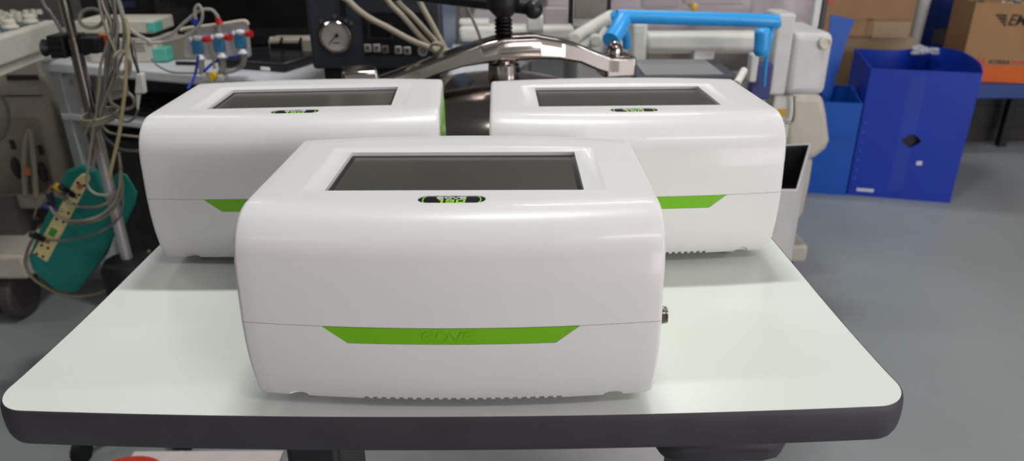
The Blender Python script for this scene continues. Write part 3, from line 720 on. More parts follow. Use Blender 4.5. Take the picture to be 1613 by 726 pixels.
for i, (u, v) in enumerate(((580, 75), (594, 75), (607, 77), (628, 78), (642, 79))):
    c = fx(u, v); bo = MB().box((c.x - .0078, CY - .007, c.z - .0085), (c.x + .0078, CY - .003, c.z + .0085)).build('button', bt if i != 2 else M('button_dark', (104, 100, 98), 0.5), cb, bevel=.003)
    mb = MB()
    for q in (-.0028, 0, .0028): mb.box((c.x - .0042, CY - .0076, c.z + q - .0006), (c.x + .0042, CY - .007, c.z + q + .0006))
    mb.box((c.x - .0006, CY - .0076, c.z - .004), (c.x + .0006, CY - .007, c.z + .004)); mb.build('button_symbol', ink, bo)
c = fx(666, 80); MB().lathe([(.010, 0), (.011, .004), (.009, .006), (.007, .005), (.007, .002)], c + Vector((0, -.003, 0)), 24, axis=(0, -1, 0)).build('dial_ring', M('ring_grey', (120, 118, 116), 0.4), cb)
a = fx(540, 10); MB().box((a.x - .006, CY - .001, a.z - .02), (a.x + .006, CY, 1.15)).build('groove_strip', black, cb)

# ------------------------------------------------------------------ hoses in front of the control box
def cable(name, pts, r, mat, label, cat, group=None, n=10, closed=False):
    mb = MB(); mb.tube(pts, r, n=n, closed=closed); return mb.build(name, mat, None, label=label, cat=cat, group=group, angle=60)
HY = 1.50
def pp(L, Y): return [P(u, v, Y if len(q) == 0 else q[0]) for u, v, *q in L]
def up(dx): return [Vector((x0 + dx, CY + .16, 1.158)), Vector((x0 + dx, CY + .12, 1.25)), Vector((x0 + dx * .8 , CY + .0, 1.28))]
x0 = P(487, 60, CY).x
cable('hose', up(.04) + pp([(520, -40), (552, 4), (580, 27), (612, 44), (645, 62), (680, 76), (712, 82, 1.49)], HY), .0062, beige_tube, 'beige hose curving low across the black button panel', 'hose')
cable('hose', up(.11) + pp([(590, -40), (611, 1), (634, 25), (660, 55), (684, 80), (700, 100, 1.47)], HY + .01), .0056, beige_tube, 'beige hose slanting down, first of the parallel pair before the panel', 'hose')
cable('hose', up(.15) + pp([(604, -40), (626, 1), (650, 25), (674, 52), (693, 74), (706, 96, 1.47)], HY + .025), .0056, beige_tube, 'beige hose slanting down, second of the parallel pair nearer the chrome bridge', 'hose')
cable('hose', up(.21) + pp([(645, -45), (661, 2), (677, 32), (692, 60), (704, 84), (711, 105, 1.47)], HY), .0060, beige_tube, 'beige hose falling steeply at the far edge of the slate box', 'hose')
cable('hose', [P(688 + 9 * math.cos(a), 74 + 6 * math.sin(a), 1.47 + .01 * math.sin(a)) for a in [2 * PI * k / 10 for k in range(10)]], .0036, beige_tube, 'small coil of beige hose where the hoses meet the bridge', 'hose', closed=True)
cable('hose', [Vector((-.16, 1.75, 1.158)), Vector((-.13, 1.70, 1.22)), Vector((-.11, 1.55, 1.20))] + pp([(726, -20), (737, 14), (748, 38), (757, 62), (762, 90)], 1.44), .0030, M('thin_grey_tube', (120, 114, 108), 0.4), 'thin grey tube dropping behind the chrome bridge beside the screw', 'hose')

# ------------------------------------------------------------------ infant incubator
ic = thing('infant_incubator', 'white infant incubator with clear hood and bright blue push handle', 'incubator', (0.35, 2.05, 0))
IY = 1.78
MB().pbox(722, 42, 905, 66, 1.98, .07).build('rear_beam', warm_white, ic, bevel=.012)
MB().pbox(722, 32, 770, 41, 2.0, .05).build('rail', warm_white, ic, bevel=.006)
MB().pbox(830, 24, 856, 50, 1.97, .05).build('post', warm_white, ic, bevel=.006)
a, b = P(726, 40, 2.06), P(1297, 48, 2.06)
hood = MB(); zt_ = 1.30
hx0, hx1, hy0, hy1, hz0_ = a.x, b.x, 2.06, 2.50, P(1000, 52, 2.06).z
for p, q in (((hx0, hy0, hz0_), (hx1, hy0 + .006, zt_)), ((hx0, hy1 - .006, hz0_), (hx1, hy1, zt_)), ((hx0, hy0 + .006, hz0_), (hx0 + .006, hy1 - .006, zt_)), ((hx1 - .006, hy0 + .006, hz0_), (hx1, hy1 - .006, zt_)), ((hx0, hy0, zt_), (hx1, hy1, zt_ + .006))): hood.box(p, q)
hd_o = hood.build('hood', clear, ic, label='clear acrylic hood')
for u in (899, 958, 1297):
    x = P(u, 20, 2.05).x; MB().box((x - .006, 2.045, P(u, 46, 2.05).z), (x + .006, 2.059, zt_)).build('seal', black, hd_o, label='black edge seal')
MB().pbox(857, 12, 895, 46, 2.02, .02).build('access_panel', M('panel_mauve', (168, 158, 160), 0.35), ic, bevel=.004)
MB().pbox(905, -12, 956, 30, 2.03, .012).build('access_panel', M('panel_taupe', (128, 122, 112), 0.4), ic, bevel=.004)
MB().box((hx0 + .02, 2.08, hz0_ - .005), (hx1 - .02, 2.48, hz0_ + .02)).build('mattress', M('mattress_grey', (172, 166, 168), 0.7), ic, bevel=.008)
MB().pbox(862, -45, 1290, 50, 2.44, .03).build('rear_panel', M('panel_pale_lilac', (214, 204, 208), 0.5), ic, bevel=.006)
for u0, u1, v0, v1 in ((1012, 1070, -20, 14), (1100, 1175, -14, 8), (1185, 1240, -20, 26)):
    MB().pbox(u0, v0, u1, v1, 2.2, .02).build('inner_panel', M('panel_lilac', (190, 181, 186), 0.45), ic, bevel=.006)
c = P(1093, 6, 2.04); MB().cyl(c, c + Vector((0, .02, 0)), .014, n=16).ball(c + Vector((-.022, 0, .01)), .012, 12).build('port_valve', clear_tube, ic); MB().ball(P(1094, 12, 2.03), (.009, .01, .012), 12).build('valve_cap', M('cap_amber', (206, 164, 60), 0.4), ic)
MB().pbox(1282, -10, 1293, 44, 2.03, .02).build('latch', grey_white, ic, bevel=.003)
# front beam, posts, side housing
MB().pbox(1018, 53, 1200, 82, IY, .06).build('front_beam', warm_white, ic, bevel=.012)
c = P(1108, 84, IY + .012); MB().lathe([(.026, 0), (.026, .04)], c + Vector((0, -.006, -.004)), 24, axis=(0, 1, 0)).build('beam_boss', warm_white, ic, bevel=.003)
MB().pbox(1022, 84, 1195, 112, IY + .09, .03).build('recess_panel', M('recess_grey', (122, 114, 110), 0.6), ic)
MB().pbox(996, 36, 1019, 112, IY - .006, .08).build('post', warm_white, ic, bevel=.008)
MB().pbox(1219, 22, 1246, 150, IY - .02, .10).build('post', grey_white, ic, bevel=.006)
MB().pbox(1243, 52, 1308, 151, IY - .008, .20).build('side_housing', grey_white, ic, bevel=.018)
c = P(1299, 68, IY - .01); MB().lathe([(.0145, 0), (.0145, .005), (.011, .007), (.010, .004)], c, 24, axis=(0, -1, 0)).build('bolt_cap', M('cap_cream', (206, 202, 186), 0.5), ic)
# link arms
MB().tube([P(962, 26, 1.95), P(935, 42, 1.9), P(905, 60, 1.85)], .017, n=16, smooth=4).build('link_arm', warm_white, ic)
MB().tube([P(952, 48, 1.92), P(940, 70, 1.9), P(936, 100, 1.9)], .020, n=16, smooth=4).build('link_arm', grey_white, ic)
for u, v, r in ((904, 60, .017), (938, 63, .017), (912, 72, .007)):
    c = P(u, v, 1.84); MB().cyl(c, c + Vector((0, -.02, 0)), r, r * .85, n=20).build('joint_knob', M('knob_cream', (206, 206, 194), 0.4), ic, bevel=.003)
MB().box((P(905, 110, 2.0).x, 1.92, .55), (P(1240, 110, 2.0).x, 2.45, hz0_ - .008)).build('cabinet', grey_white, ic, bevel=.01)
# blue handle: bar with two grips
hA, hB = P(984, 26, IY - .09), P(1214, 33, IY - .09)
MB().tube([P(966, 30, IY - .085), P(976, 26, IY - .09), hA, (hA + hB) / 2, hB, P(1219, 36, IY - .085)], .0152, n=20, smooth=4).build('handle_bar', handle_blue, ic, label='bright blue handle bar')
MB().tube([P(982, 30, IY - .09), P(972, 48, IY - .13), P(962, 64, IY - .16)], [.0195] * 12 + [.017], n=20, smooth=5).build('handle_grip', handle_blue, ic)
MB().tube([P(978, 36, IY - .09), P(986, 55, IY - .07), P(987, 74, IY - .055)], .010, n=16, smooth=4).build('handle_strut', handle_blue, ic)
MB().tube([P(1201, 45, IY - .16), P(1201, 62, IY - .16), P(1199, 88, IY - .16)], [.011, .0155] + [.0175] * 9 + [.0155, .011], n=20, smooth=6).build('handle_grip', handle_blue, ic)
MB().tube([P(1217, 40, IY - .09), P(1214, 60, IY - .1), P(1206, 100, IY - .09), P(1203, 135, IY - .05)], .0045, n=12, smooth=5).build('handle_strut', handle_blue, ic)
MB().pbox(1182, 86, 1194, 130, IY - .12, .03).build('handle_bracket', grey_white, ic, bevel=.004)
MB().pbox(1184, 100, 1216, 158, IY - .03, .03).build('navy_pad', M('navy_fabric', (62, 66, 116), 0.7), ic, bevel=.006)
# lower column with label
MB().pbox(1216, 150, 1250, 196, IY + .02, .06).build('column_head', warm_white, ic, bevel=.006)
MB().pbox(1224, 172, 1239, 184, IY + .018, .002).build('warning_label', M('label_yellow', (206, 168, 44), 0.5), ic, label='yellow warning label')
MB().tube([P(1252, 152, IY), P(1252, 180, IY), P(1247, 192, IY), P(1238, 193, IY)], .004, n=10).build('hook', steel, ic)
col_m = M('column_greige', (182, 176, 164), 0.5)
def qprism(pts, Y, d): return MB().prism([P(u, v, Y) for u, v in pts], (0, d, 0))
qprism([(1236, 150), (1298, 150), (1304, 180), (1309, 222), (1303, 236), (1285, 250), (1255, 258), (1236, 258)], 2.1, .25).build('base_column', col_m, ic, bevel=.02)
qprism([(1230, 250), (1282, 250), (1276, 290), (1266, 335), (1255, 352), (1230, 352)], 2.12, .2).build('base_foot', col_m, ic, bevel=.012)
c = P(1262, 341, 2.14); c.z = .05
for x, y in ((c.x, 2.2), (c.x - .62, 2.2), (c.x, 2.55), (c.x - .62, 2.55)):
    MB().cyl((x - .015, y, .05), (x + .015, y, .05), .05).build('caster', soft_black, ic, bevel=.005)
MB().box((c.x - .68, 2.16, .10), (c.x + .05, 2.60, .16)).build('undercarriage', col_m, ic, bevel=.01)
MB().box((c.x - .45, 2.2, .16), (c.x - .2, 2.5, .56)).build('pedestal', col_m, ic, bevel=.01)
# tray in front of the incubator, held by a white arm
ty = PZ(1000, 123, TZ + .03)
tr = thing('tray', 'dark framed grey tray standing level behind the ventilator beside the blue handle', 'tray', (0.42, 1.52, TZ))
zt2 = P(1100, 122, 1.46).z
xa, xb = P(1003, 118, 1.46).x, P(1168, 122, 1.46).x
MB().box((xa, 1.46, zt2 - .02), (xb, 1.66, zt2)).build('tray_frame', slate, tr, bevel=.006)
MB().box((xa + .02, 1.48, zt2), (xb - .03, 1.64, zt2 + .002)).build('tray_mat', M('mat_grey', (134, 132, 132), 0.4), tr)
MB().cyl((xa + .15, 1.57, 0.02), (xa + .15, 1.57, zt2 - .02), .018).build('column', steel, tr)
MB().cyl((xa + .15, 1.57, 0), (xa + .15, 1.57, .025), .11, n=32).build('foot_plate', slate, tr, bevel=.006)
MB().tube([P(1172, 111, 1.46), P(1166, 122, 1.44), P(1160, 132, 1.42)], .0075, n=12).build('arm', warm_white, tr, label='short white arm')
# white open container in front of the incubator foot
zrm = P(1256, 300, 1.25).z
q = [PZ(1180, 300, zrm), PZ(1256, 300, zrm), PZ(1277, 226, zrm), PZ(1190, 230, zrm)]
bn = thing('open_container', 'white open-topped container with dark inside, on the floor beside the bright blue bin', 'container', ((q[0] + q[2]) / 2).xy.to_3d())
mb = MB(); ctr = (q[0] + q[1] + q[2] + q[3]) / 4
def inn(p, k=.05): return p + (ctr - p) * k
for i in range(4):
    a, b = q[i], q[(i + 1) % 4]; ai, bi = inn(a), inn(b)
    g = lambda p: Vector((p.x, p.y, 0.0))
    mb.sweep([[g(a), g(b), g(bi), g(ai)], [a, b, bi, ai]])
mb.build('wall_shell', grey_white, bn)
MB().prism([Vector((*inn(p, .055).xy, .02)) for p in q], (0, 0, .02)).build('base', soft_black, bn)
ln = MB()
for i in range(4):
    a, b = inn(q[i], .055), inn(q[(i + 1) % 4], .055); ai, bi = inn(q[i], .07), inn(q[(i + 1) % 4], .07)
    g = lambda p: Vector((p.x, p.y, .05)); ln.sweep([[g(a), g(b), g(bi), g(ai)], [a, b, bi, ai]])
ln.build('inner_walls', M('inside_dark', (44, 44, 46), 0.7), bn, label='dark inner walls')  # inner walls coloured darker than the outside
# ------------------------------------------------------------------ left: desk
A0, C0 = PZ(62, 97, DZ), PZ(330, 119, DZ)
dv = (C0 - A0).normalized(); dn = Vector((-dv.y, dv.x, 0)); DL, DD = 1.24, 0.62
dk = thing('desk', 'white desk with a grey metal frame, carrying the black monitor', 'desk', (A0 + dv * DL / 2 + dn * DD / 2) * 1.0)
dk.location.z = 0
def dpt(s, t, z): return A0 * 0 + Vector((A0.x, A0.y, 0)) + dv * s + dn * t + Vector((0, 0, z))
def dbox(mb, s0, s1, t0, t1, z0, z1): mb.obox((dpt(s0, t0, z0) + dpt(s1, t1, z1)) / 2, dv, dn, (0, 0, 1), (s1 - s0, t1 - t0, z1 - z0)); return mb
dbox(MB(), 0, DL, 0, DD, DZ - .028, DZ).build('desktop', desk_white, dk, bevel=.006)
dbox(MB(), .012, DL, .01, DD - .02, DZ - .165, DZ - .145).build('lower_shelf', desk_white, dk, bevel=.005)
for s, t in ((.012, .012), (.012, DD - .06), (DL - .05, DD - .06), (DL - .05, .3)):
    dbox(MB(), s, s + .036, t, t + .04, 0, DZ - .028).build('leg', desk_grey, dk, bevel=.004)
mb = MB(); mb.tube([dpt(.03, .03, DZ - .14), dpt(.035, .03, DZ - .08), dpt(.055, .03, DZ - .045), dpt(.10, .03, DZ - .034)], .012, n=12); mb.build('corner_brace', desk_grey, dk)
dbox(MB(), -.06, .03, -.012, .02, DZ + .002, DZ + .018).build('edge_clip', warm_white, dk, bevel=.004)
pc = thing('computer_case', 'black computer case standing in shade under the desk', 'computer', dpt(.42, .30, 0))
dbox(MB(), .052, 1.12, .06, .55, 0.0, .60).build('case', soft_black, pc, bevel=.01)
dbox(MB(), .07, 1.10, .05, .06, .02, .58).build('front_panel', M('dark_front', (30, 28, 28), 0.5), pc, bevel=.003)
kb2 = thing('keyboard', 'black keyboard stored on the shelf under the white desktop', 'keyboard', dpt(.4, .15, DZ - .145))
dbox(MB(), .10, .80, .05, .20, DZ - .1449, DZ - .128).build('keyboard_body', black, kb2, bevel=.004)
mb = MB()
for i in range(20):
    for j in range(4): dbox(mb, .115 + i * .034, .143 + i * .034, .06 + j * .034, .088 + j * .034, DZ - .128, DZ - .122)
mb.build('keys', M('keycap', (36, 36, 38), 0.5), kb2)
bxp = thing('drive_unit', 'black slim drive unit on the desk shelf behind the keyboard', 'computer', dpt(.4, .35, DZ - .145))
dbox(MB(), .054, .95, .22, .50, DZ - .1449, DZ - .035).build('case', soft_black, bxp, bevel=.005); dbox(MB(), .14, .40, .217, .22, DZ - .12, DZ - .085).build('front_slot', M('slot_grey', (70, 70, 74), 0.5), bxp)
# monitor
MY = 2.14
mo = thing('computer_monitor', 'large black monitor standing at the back of the white desk', 'monitor', (P(370, 60, MY).x, MY + .04, DZ))
x0, x1 = P(250, 30, MY).x, P(490, 30, MY).x; zm = P(370, 59, MY).z
MB().box((x0, MY, zm), (x1, MY + .045, zm + .36)).build('housing', soft_black, mo, bevel=.006)
MB().box((x0 + .015, MY - .002, zm + .03), (x1 - .015, MY, zm + .345)).build('screen', M('monitor_glass', (14, 14, 16), 0.2), mo)
xc = P(398, 60, MY).x; MB().box((xc - .035, MY + .02, DZ + .012), (xc + .035, MY + .05, zm + .15)).build('stand_neck', black, mo, bevel=.004)
MB().box((xc - .10, MY + .0, DZ + .0005), (xc + .10, MY + .14, DZ + .014)).build('stand_foot', black, mo, bevel=.004)
# items on the desk
def prop(name, label, cat, mbx, mat, bevel=.004): return mbx.build(name, mat, None, bevel=bevel, label=label, cat=cat)
lt = thing('laptop', 'thin black closed laptop lying on the desk beside the transducers', 'laptop', PZ(430, 100, DZ))
c = PZ(428, 101, DZ); MB().obox(c + Vector((0, 0, .0095)), dv, dn, (0, 0, 1), (.21, .17, .017)).build('base', M('laptop_black', (24, 24, 28), 0.3), lt, bevel=.003); MB().obox(c + Vector((0, 0, .0215)), dv, dn, (0, 0, 1), (.21, .17, .006)).build('lid', M('laptop_lid', (34, 34, 40), 0.25), lt, bevel=.003)
prop('eraser', 'small white block on the desk beside the laptop', 'block', MB().obox(PZ(420, 112, DZ) + Vector((0, 0, .006)), dv, dn, (0, 0, 1), (.03, .014, .011)), M('bright_white', (240, 235, 235), 0.4))
pn_c = PZ(288, 103, DZ); prop('pen', 'black pen lying on the white desk in front of the beige instrument', 'pen', MB().cyl(pn_c + dv * -.02 + Vector((0, 0, .0052)), pn_c + dv * .035 + dn * .012 + Vector((0, 0, .0052)), .005, n=12), black, 0)
def beige_unit(name, label, u0, v0, u1, v1, Y, dep, z_from=None):
    t = thing(name, label, 'instrument', (P((u0 + u1) / 2, v1, Y).x, Y + dep / 2, z_from or P((u0 + u1) / 2, v1, Y).z)); return t
b1 = thing('beige_instrument', 'lower beige instrument with teal end cap on the desk behind the cable bundle', 'instrument', (-.98, 2.08, DZ))
MY1 = 1.99
xa, xb = P(196, 78, MY1).x, P(246, 78, MY1).x; z1, z0 = P(220, 62, MY1).z, DZ + .0005
MB().box((xa - .10, MY1, z0), (xb, MY1 + .15, z1)).build('case', M('instrument_cream', (206, 202, 190), 0.5), b1, bevel=.005)
MB().box((xb - .012, MY1 - .003, z0 + .002), (xb + .026, MY1 + .06, P(250, 76, MY1).z)).build('end_cap', M('cap_teal', (96, 190, 172), 0.5), b1, bevel=.004)
mb = MB()
for k in range(5): mb.box((xa + .02, MY1 - .001, z0 + .03 + k * .006), (xa + .055, MY1 + .0005, z0 + .032 + k * .006))
mb.build('printed_lines', M('print_grey', (120, 118, 112), 0.6), b1)
b2 = thing('beige_instrument', 'upper beige instrument with teal corner, resting on the lower beige one', 'instrument', (-.98, 2.1, z1))
MB().box((xa - .13, MY1 + .02, z1 + .012), (xb - .005, MY1 + .15, P(220, 34, MY1).z)).build('case', MC['instrument_cream'], b2, bevel=.005)
MB().box((xa - .11, MY1 + .03, z1), (xb - .02, MY1 + .14, z1 + .012)).build('rubber_base', black, b2)
MB().box((xb - .022, MY1 + .016, P(220, 53, MY1).z), (xb - .001, MY1 + .07, P(220, 37, MY1).z)).build('corner_cap', MC['cap_teal'], b2, bevel=.003)
b3 = prop('storage_box', 'plain grey-beige box on the desk behind the transducers, below the monitor', 'box', MB().box((P(252, 80, 2.03).x, 2.03, DZ + .0005), (P(392, 80, 2.03).x - .05, 2.075, P(300, 58, 2.03).z)), M('box_taupe', (150, 142, 128), 0.6))
pr = thing('printer', 'beige printer on the desk behind the slate box, under the monitor edge', 'printer', (P(455, 80, 2.0).x, 2.05, DZ))
x0, x1 = P(424, 80, 2.06).x, P(505, 80, 2.06).x
MB().box((x0, 2.06, DZ + .0005), (x1, 2.135, P(450, 62, 2.06).z)).build('case', beige, pr, bevel=.005)
MB().box((x0 + .005, 2.058, P(450, 80, 2.06).z), (x1 - .05, 2.062, P(450, 68, 2.06).z)).build('paper_slot', black, pr)
for u in (440, 470): MB().obox(P(u, 72, 2.057), (.5, 0, 1), (0, 1, 0), (1, 0, -.5), (.05, .003, .006)).build('guide_bar', black, pr)
dark = thing('printer', 'black printer standing behind the cable bundle next to the monitor', 'printer', (P(205, 20, 2.3).x, 2.4, DZ))
xq0, xq1 = P(128, 20, 2.25).x, P(250, 20, 2.25).x
MB().box((xq0, 2.25, DZ), (xq1 - .01, 2.45, 1.10)).build('case', soft_black, dark, bevel=.01)
MB().box((xq0 + .12, 2.24, P(200, 12, 2.24).z), (xq1 - .06, 2.25, P(200, 2, 2.24).z)).build('cover_strip', M('strip_navy', (34, 40, 78), 0.4), dark)
mb = MB()
for k in range(5): mb.box((xq0 + .05, 2.246, P(150, 45, 2.246).z + k * .012), (xq0 + .20, 2.25, P(150, 45, 2.246).z + .005 + k * .012))
mb.build('vent_slats', M('slat_dark', (40, 40, 46), 0.4), dark)

# ------------------------------------------------------------------ transducer manifold
TY = 1.74
tm = thing('transducer_manifold', 'clear plate with three blue pressure transducers and red caps', 'medical device', PZ(330, 118, DZ))
cl2 = M('clear_plastic', (205, 205, 210), 0.2, alpha=0.55)
mb = MB(); mb.prism([P(u, v, TY + .03) for u, v in ((290, 52), (300, 44), (384, 33), (390, 36), (395, 88), (388, 92), (297, 92), (290, 88))], (0, .008, 0)); mb.build('back_plate', cl2, tm, bevel=.002)
mb = MB(); mb.tube([P(284, 47, TY + .03), P(300, 44, TY + .03), P(350, 38, TY + .03), P(384, 33, TY + .03), P(391, 39, TY + .03)], .0042, n=10); mb.build('top_rim', M('rim_cream', (206, 198, 176), 0.5), tm)
tblue = M('transducer_blue', (62, 128, 168), 0.35); tred = M('cap_red', (214, 42, 44), 0.4); wcl = M('fitting_white', (222, 222, 226), 0.3)
for i, (u, v) in enumerate(((311, 72), (345, 69), (378, 63))):
    c = P(u, v, TY)
    d_ = MB().box(c + Vector((-.013, -.005, -.019)), c + Vector((.013, .012, .014))).build('transducer', tblue, tm, bevel=.004)
    MB().box(c + Vector((-.016, .0, -.024)), c + Vector((-.0131, .014, .022))).build('side_rib', cl2, d_)
    MB().box(c + Vector((.0131, .0, -.024)), c + Vector((.016, .014, .022))).build('side_rib', cl2, d_)
    MB().ball(c + Vector((.004, -.003, .018)), (.012, .009, .007), 12).build('fitting', wcl, d_)
    MB().ball(c + Vector((-.012, -.002, .015)), (.005, .005, .006), 10).build('fitting', wcl, d_)
    k = P(u + 15, v - 10, TY - .006); MB().cyl(k + Vector((-.008, .002, 0)), k + Vector((.005, -.002, 0)), .0062, .0085, n=14).build('red_cap', tred, d_, label='red cap')
    MB().lathe([(.012, 0), (.013, .003), (.009, .007), (.006, .012)], c + Vector((.004, 0, -.032)), 20).build('lower_collar', wcl, d_)
for pts, r in (([(317, 90), (317, 104), (320, 117)], .0075), ([(350, 86), (351, 100), (350, 114)], .0075), ([(384, 82), (384, 96), (378, 106), (362, 112), (345, 114)], .0062), ([(329, 70), (335, 92), (338, 108)], .003)):
    MB().tube([P(u, v, TY + .01) for u, v in pts], r, n=12).build('stem', clear_tube, tm)
mz = P(332, 118, TY + .01)
MB().box((P(316, 118, TY).x, TY - .005, DZ + .0005), (P(352, 118, TY).x, TY + .03, DZ + .02)).build('stopcock_body', grey_white, tm, bevel=.005)
cy_ = P(336, 119, TY - .012); MB().cyl(cy_ + Vector((0, .008, 0)), cy_ + Vector((0, -.006, 0)), .0085, n=16).box(cy_ + Vector((-.006, -.006, -.014)), cy_ + Vector((0, 0, 0))).build('stopcock_tap', M('tap_yellow', (236, 196, 24), 0.4), tm, bevel=.002, label='yellow tap')
k = P(344, 31, TY); MB().cyl(k + Vector((-.003, 0, .012)), k + Vector((.002, 0, -.010)), .004, .008, n=14).build('red_connector', tred, tm)
MB().tube([P(345, 37, TY), P(346, 48, TY), P(345, 58, TY)], .006, n=12).build('stem', clear_tube, tm)
k = P(308, 36, TY); MB().cyl(k + Vector((-.002, 0, .010)), k + Vector((.003, 0, -.012)), .009, .005, n=14).build('blue_connector', M('connector_blue', (52, 76, 190), 0.4), tm)
MB().tube([P(311, 44, TY), P(313, 54, TY), P(314, 62, TY)], .006, n=12).build('stem', clear_tube, tm)
cable('tubing', pp([(205, 62, 1.66), (240, 62), (268, 55), (292, 34), (314, 17), (332, 15), (342, 24), (344, 29)], TY - .01), .0037, clear_tube, 'clear tube arching over to the red connector of the transducers', 'tube')
cable('tubing', pp([(205, 66, 1.66), (250, 67), (290, 58), (314, 40), (319, 20), (313, 8), (307, 15), (308, 30)], TY - .018), .0036, clear_tube, 'clear tube looping over itself to the blue connector of the transducers', 'tube')
cable('cable', pp([(312, 88), (310, 104), (307, 118), (303, 128, TY - .04), (296, 140, TY - .06)], TY - .012), .0032, M('cable_blue', (34, 58, 168), 0.4), 'thin blue cable dropping from the transducers over the desk edge', 'cable')
cable('cable', pp([(322, 112, TY - .03), (335, 100), (352, 92), (372, 90), (386, 86)], TY + .02), .0034, MC['cable_blue'], 'thin blue cable running behind the transducer stems', 'cable')
cable('tubing', pp([(238, 92), (248, 103), (268, 113), (292, 115), (315, 115)], TY + .015), .0022, M('grey_tube', (130, 128, 126), 0.4), 'thin grey tube lying on the desk beside the transducer stopcock', 'tube')

# ------------------------------------------------------------------ ultrasound machine
us = thing('ultrasound_machine', 'beige ultrasound machine with a control console of cream knobs', 'machine', (P(30, 200, 2.2).x, 2.25, 0))
ZC = .905
a, b = PZ(-60, 76, ZC), PZ(92, 31, ZC); cv = (b - a).normalized(); cn_ = Vector((-cv.y, cv.x, 0)); CD = .30; CLn = (b - a).length
um = M('console_beige', (196, 194, 182), 0.45)
ez = Vector((0, 0, 1))
MB().obox((a + b) / 2 + cn_ * CD / 2 - ez * .033, cv, cn_, ez, (CLn, CD, .066)).build('console', um, us, bevel=.008)
MB().obox((a + b) / 2 + cn_ * CD / 2 - ez * .078, cv, cn_, ez, (CLn - .02, CD - .02, .024)).build('console_tray', um, us, bevel=.004)
pnl = MB().obox((a + b) / 2 + cn_ * (CD / 2 + .005) + ez * .001, cv, cn_, ez, (CLn - .02, CD - .05, .004)).build('key_panel', M('panel_blue_grey', (64, 76, 94), 0.5), us)
kc = M('key_cream', (206, 202, 186), 0.5)
for i in range(12):
    for j in range(4):
        c = a + cv * (.10 + i * .042) + cn_ * (.10 + j * .035) + ez * .003; MB().cyl(c, c + ez * .012, .0095, .008, n=10).build('key', kc, pnl)
for i in range(7):
    c = a + cv * (.24 + i * .040) + cn_ * .075 + ez * .003; MB().cyl(c, c + ez * .022, .0075, .0055, n=12).build('slider_knob', kc, pnl)
for s in (.10, .19, .28, .38):
    c = a + cv * s + cn_ * .038 + ez * .003; MB().lathe([(.019, 0), (.019, .005), (.015, .008), (.014, .018), (.010, .021)], c, 20).build('dial', kc, pnl)
MB().obox(a + cv * .20 + cn_ * (CD + .05) + ez * .02, cv, cn_, ez, (CLn * .75, .10, .10)).build('monitor_base', um, us, bevel=.01)
MB().obox(a + cv * .12 + cn_ * (CD + .08) + ez * .16, cv, cn_, ez, (.55, .05, .18)).build('monitor_back', M('monitor_taupe', (142, 136, 124), 0.6), us, bevel=.01)
bm_ = M('body_beige', (160, 152, 138), 0.55)
Yb = 2.12
x0, x1 = P(-80, 200, Yb).x, P(74, 140, Yb).x
MB().box((x0, Yb, .36), (x1, Yb + .4, .82)).build('cabinet', bm_, us, bevel=.012)
mb = MB(); mb.prism([P(u, v, Yb) for u, v in ((-80, 180), (66, 180), (80, 240), (92, 300), (60, 330), (-80, 330))], (0, .3, 0)); mb.build('skirt', bm_, us, bevel=.01)
dm_ = M('slot_dark', (48, 44, 42), 0.6)
MB().pbox(10, 118, 60, 127, Yb - .003, .004).build('card_slot', dm_, us, bevel=.0015)
MB().pbox(-10, 150, 66, 152, Yb - .002, .003).build('panel_seam', dm_, us)
for u, v in ((26, 264), (68, 271)):
    MB().ball(P(u, v, Yb - .002), (.013, .016, .036), 16).build('probe_port', dm_, us)
for u, v in ((20, 228), (64, 236)): MB().obox(P(u, v, Yb - .002), (1, 0, 0), (0, 1, 0), (0, 0, 1), (.014, .006, .03)).build('vent_slot', dm_, us, bevel=.002)
mb = MB(); mb.tube([P(40, 305, Yb - .02), P(38, 250, Yb - .03), P(42, 212, Yb - .035), P(48, 208, Yb - .035), P(53, 250, Yb - .03), P(57, 310, Yb - .02)], .008, n=12); mb.build('probe_cable', bm_, us)
MB().pbox(38, 264, 46, 276, Yb - .046, .006).build('orange_tab', M('tab_orange', (196, 110, 60), 0.5), us)
zb_ = P(10, 345, 2.0).z
MB().box((x0, 1.95, .16), (P(36, 345, 2.0).x, 2.5, .24)).build('foot_deck', M('deck_cream', (190, 182, 170), 0.5), us, bevel=.012)
MB().box((x0, 2.1, .24), (P(30, 345, 2.1).x, 2.45, .37)).build('base_block', M('block_grey', (92, 88, 88), 0.6), us)
for u in (-40, 14):
    x = P(u, 405, 2.02).x; MB().cyl((x - .02, 2.02, .08), (x + .02, 2.02, .08), .08).build('caster', M('caster_grey', (70, 66, 66), 0.6), us, bevel=.01)
for yy in (2.4,):
    for u in (-40, 14): x = P(u, 405, 2.02).x; MB().cyl((x - .02, yy, .08), (x + .02, yy, .08), .08).build('caster', MC['caster_grey'], us, bevel=.01)

# ------------------------------------------------------------------ chrome pole with clamp
PY = 1.50
pb_ = P(197, 395, PY); px, py = pb_.x, PY
po = thing('drip_pole', 'chrome drip pole on a castered base with cables tied to it', 'pole', (px, py, 0))
MB().cyl((px, py, .10), (px, py, 1.55), .0095, n=24).build('pole_tube', chrome, po)
MB().cyl((px, py, P(150, 215, PY).z), (px, py, P(110, 60, PY).z), .0125, n=24).build('middle_tube', chrome, po)
MB().lathe([(.05, 0), (.058, .01), (.058, .13), (.05, .145), (.02, .15)], (px, py, .30), 32).build('weight_block', soft_black, po)
MB().cyl((px, py, .10), (px, py, P(150, 215, PY).z), .0122, n=24).build('lower_tube', M('chrome_floor_tint', (196, 194, 196), 0.4, 0.6), po)  # pale colour imitates the floor mirrored in the lower part of the pole
MB().lathe([(.045, 0), (.045, .02), (.02, .05), (.0135, .06)], (px, py, .07), 24).build('base_hub', steel, po)
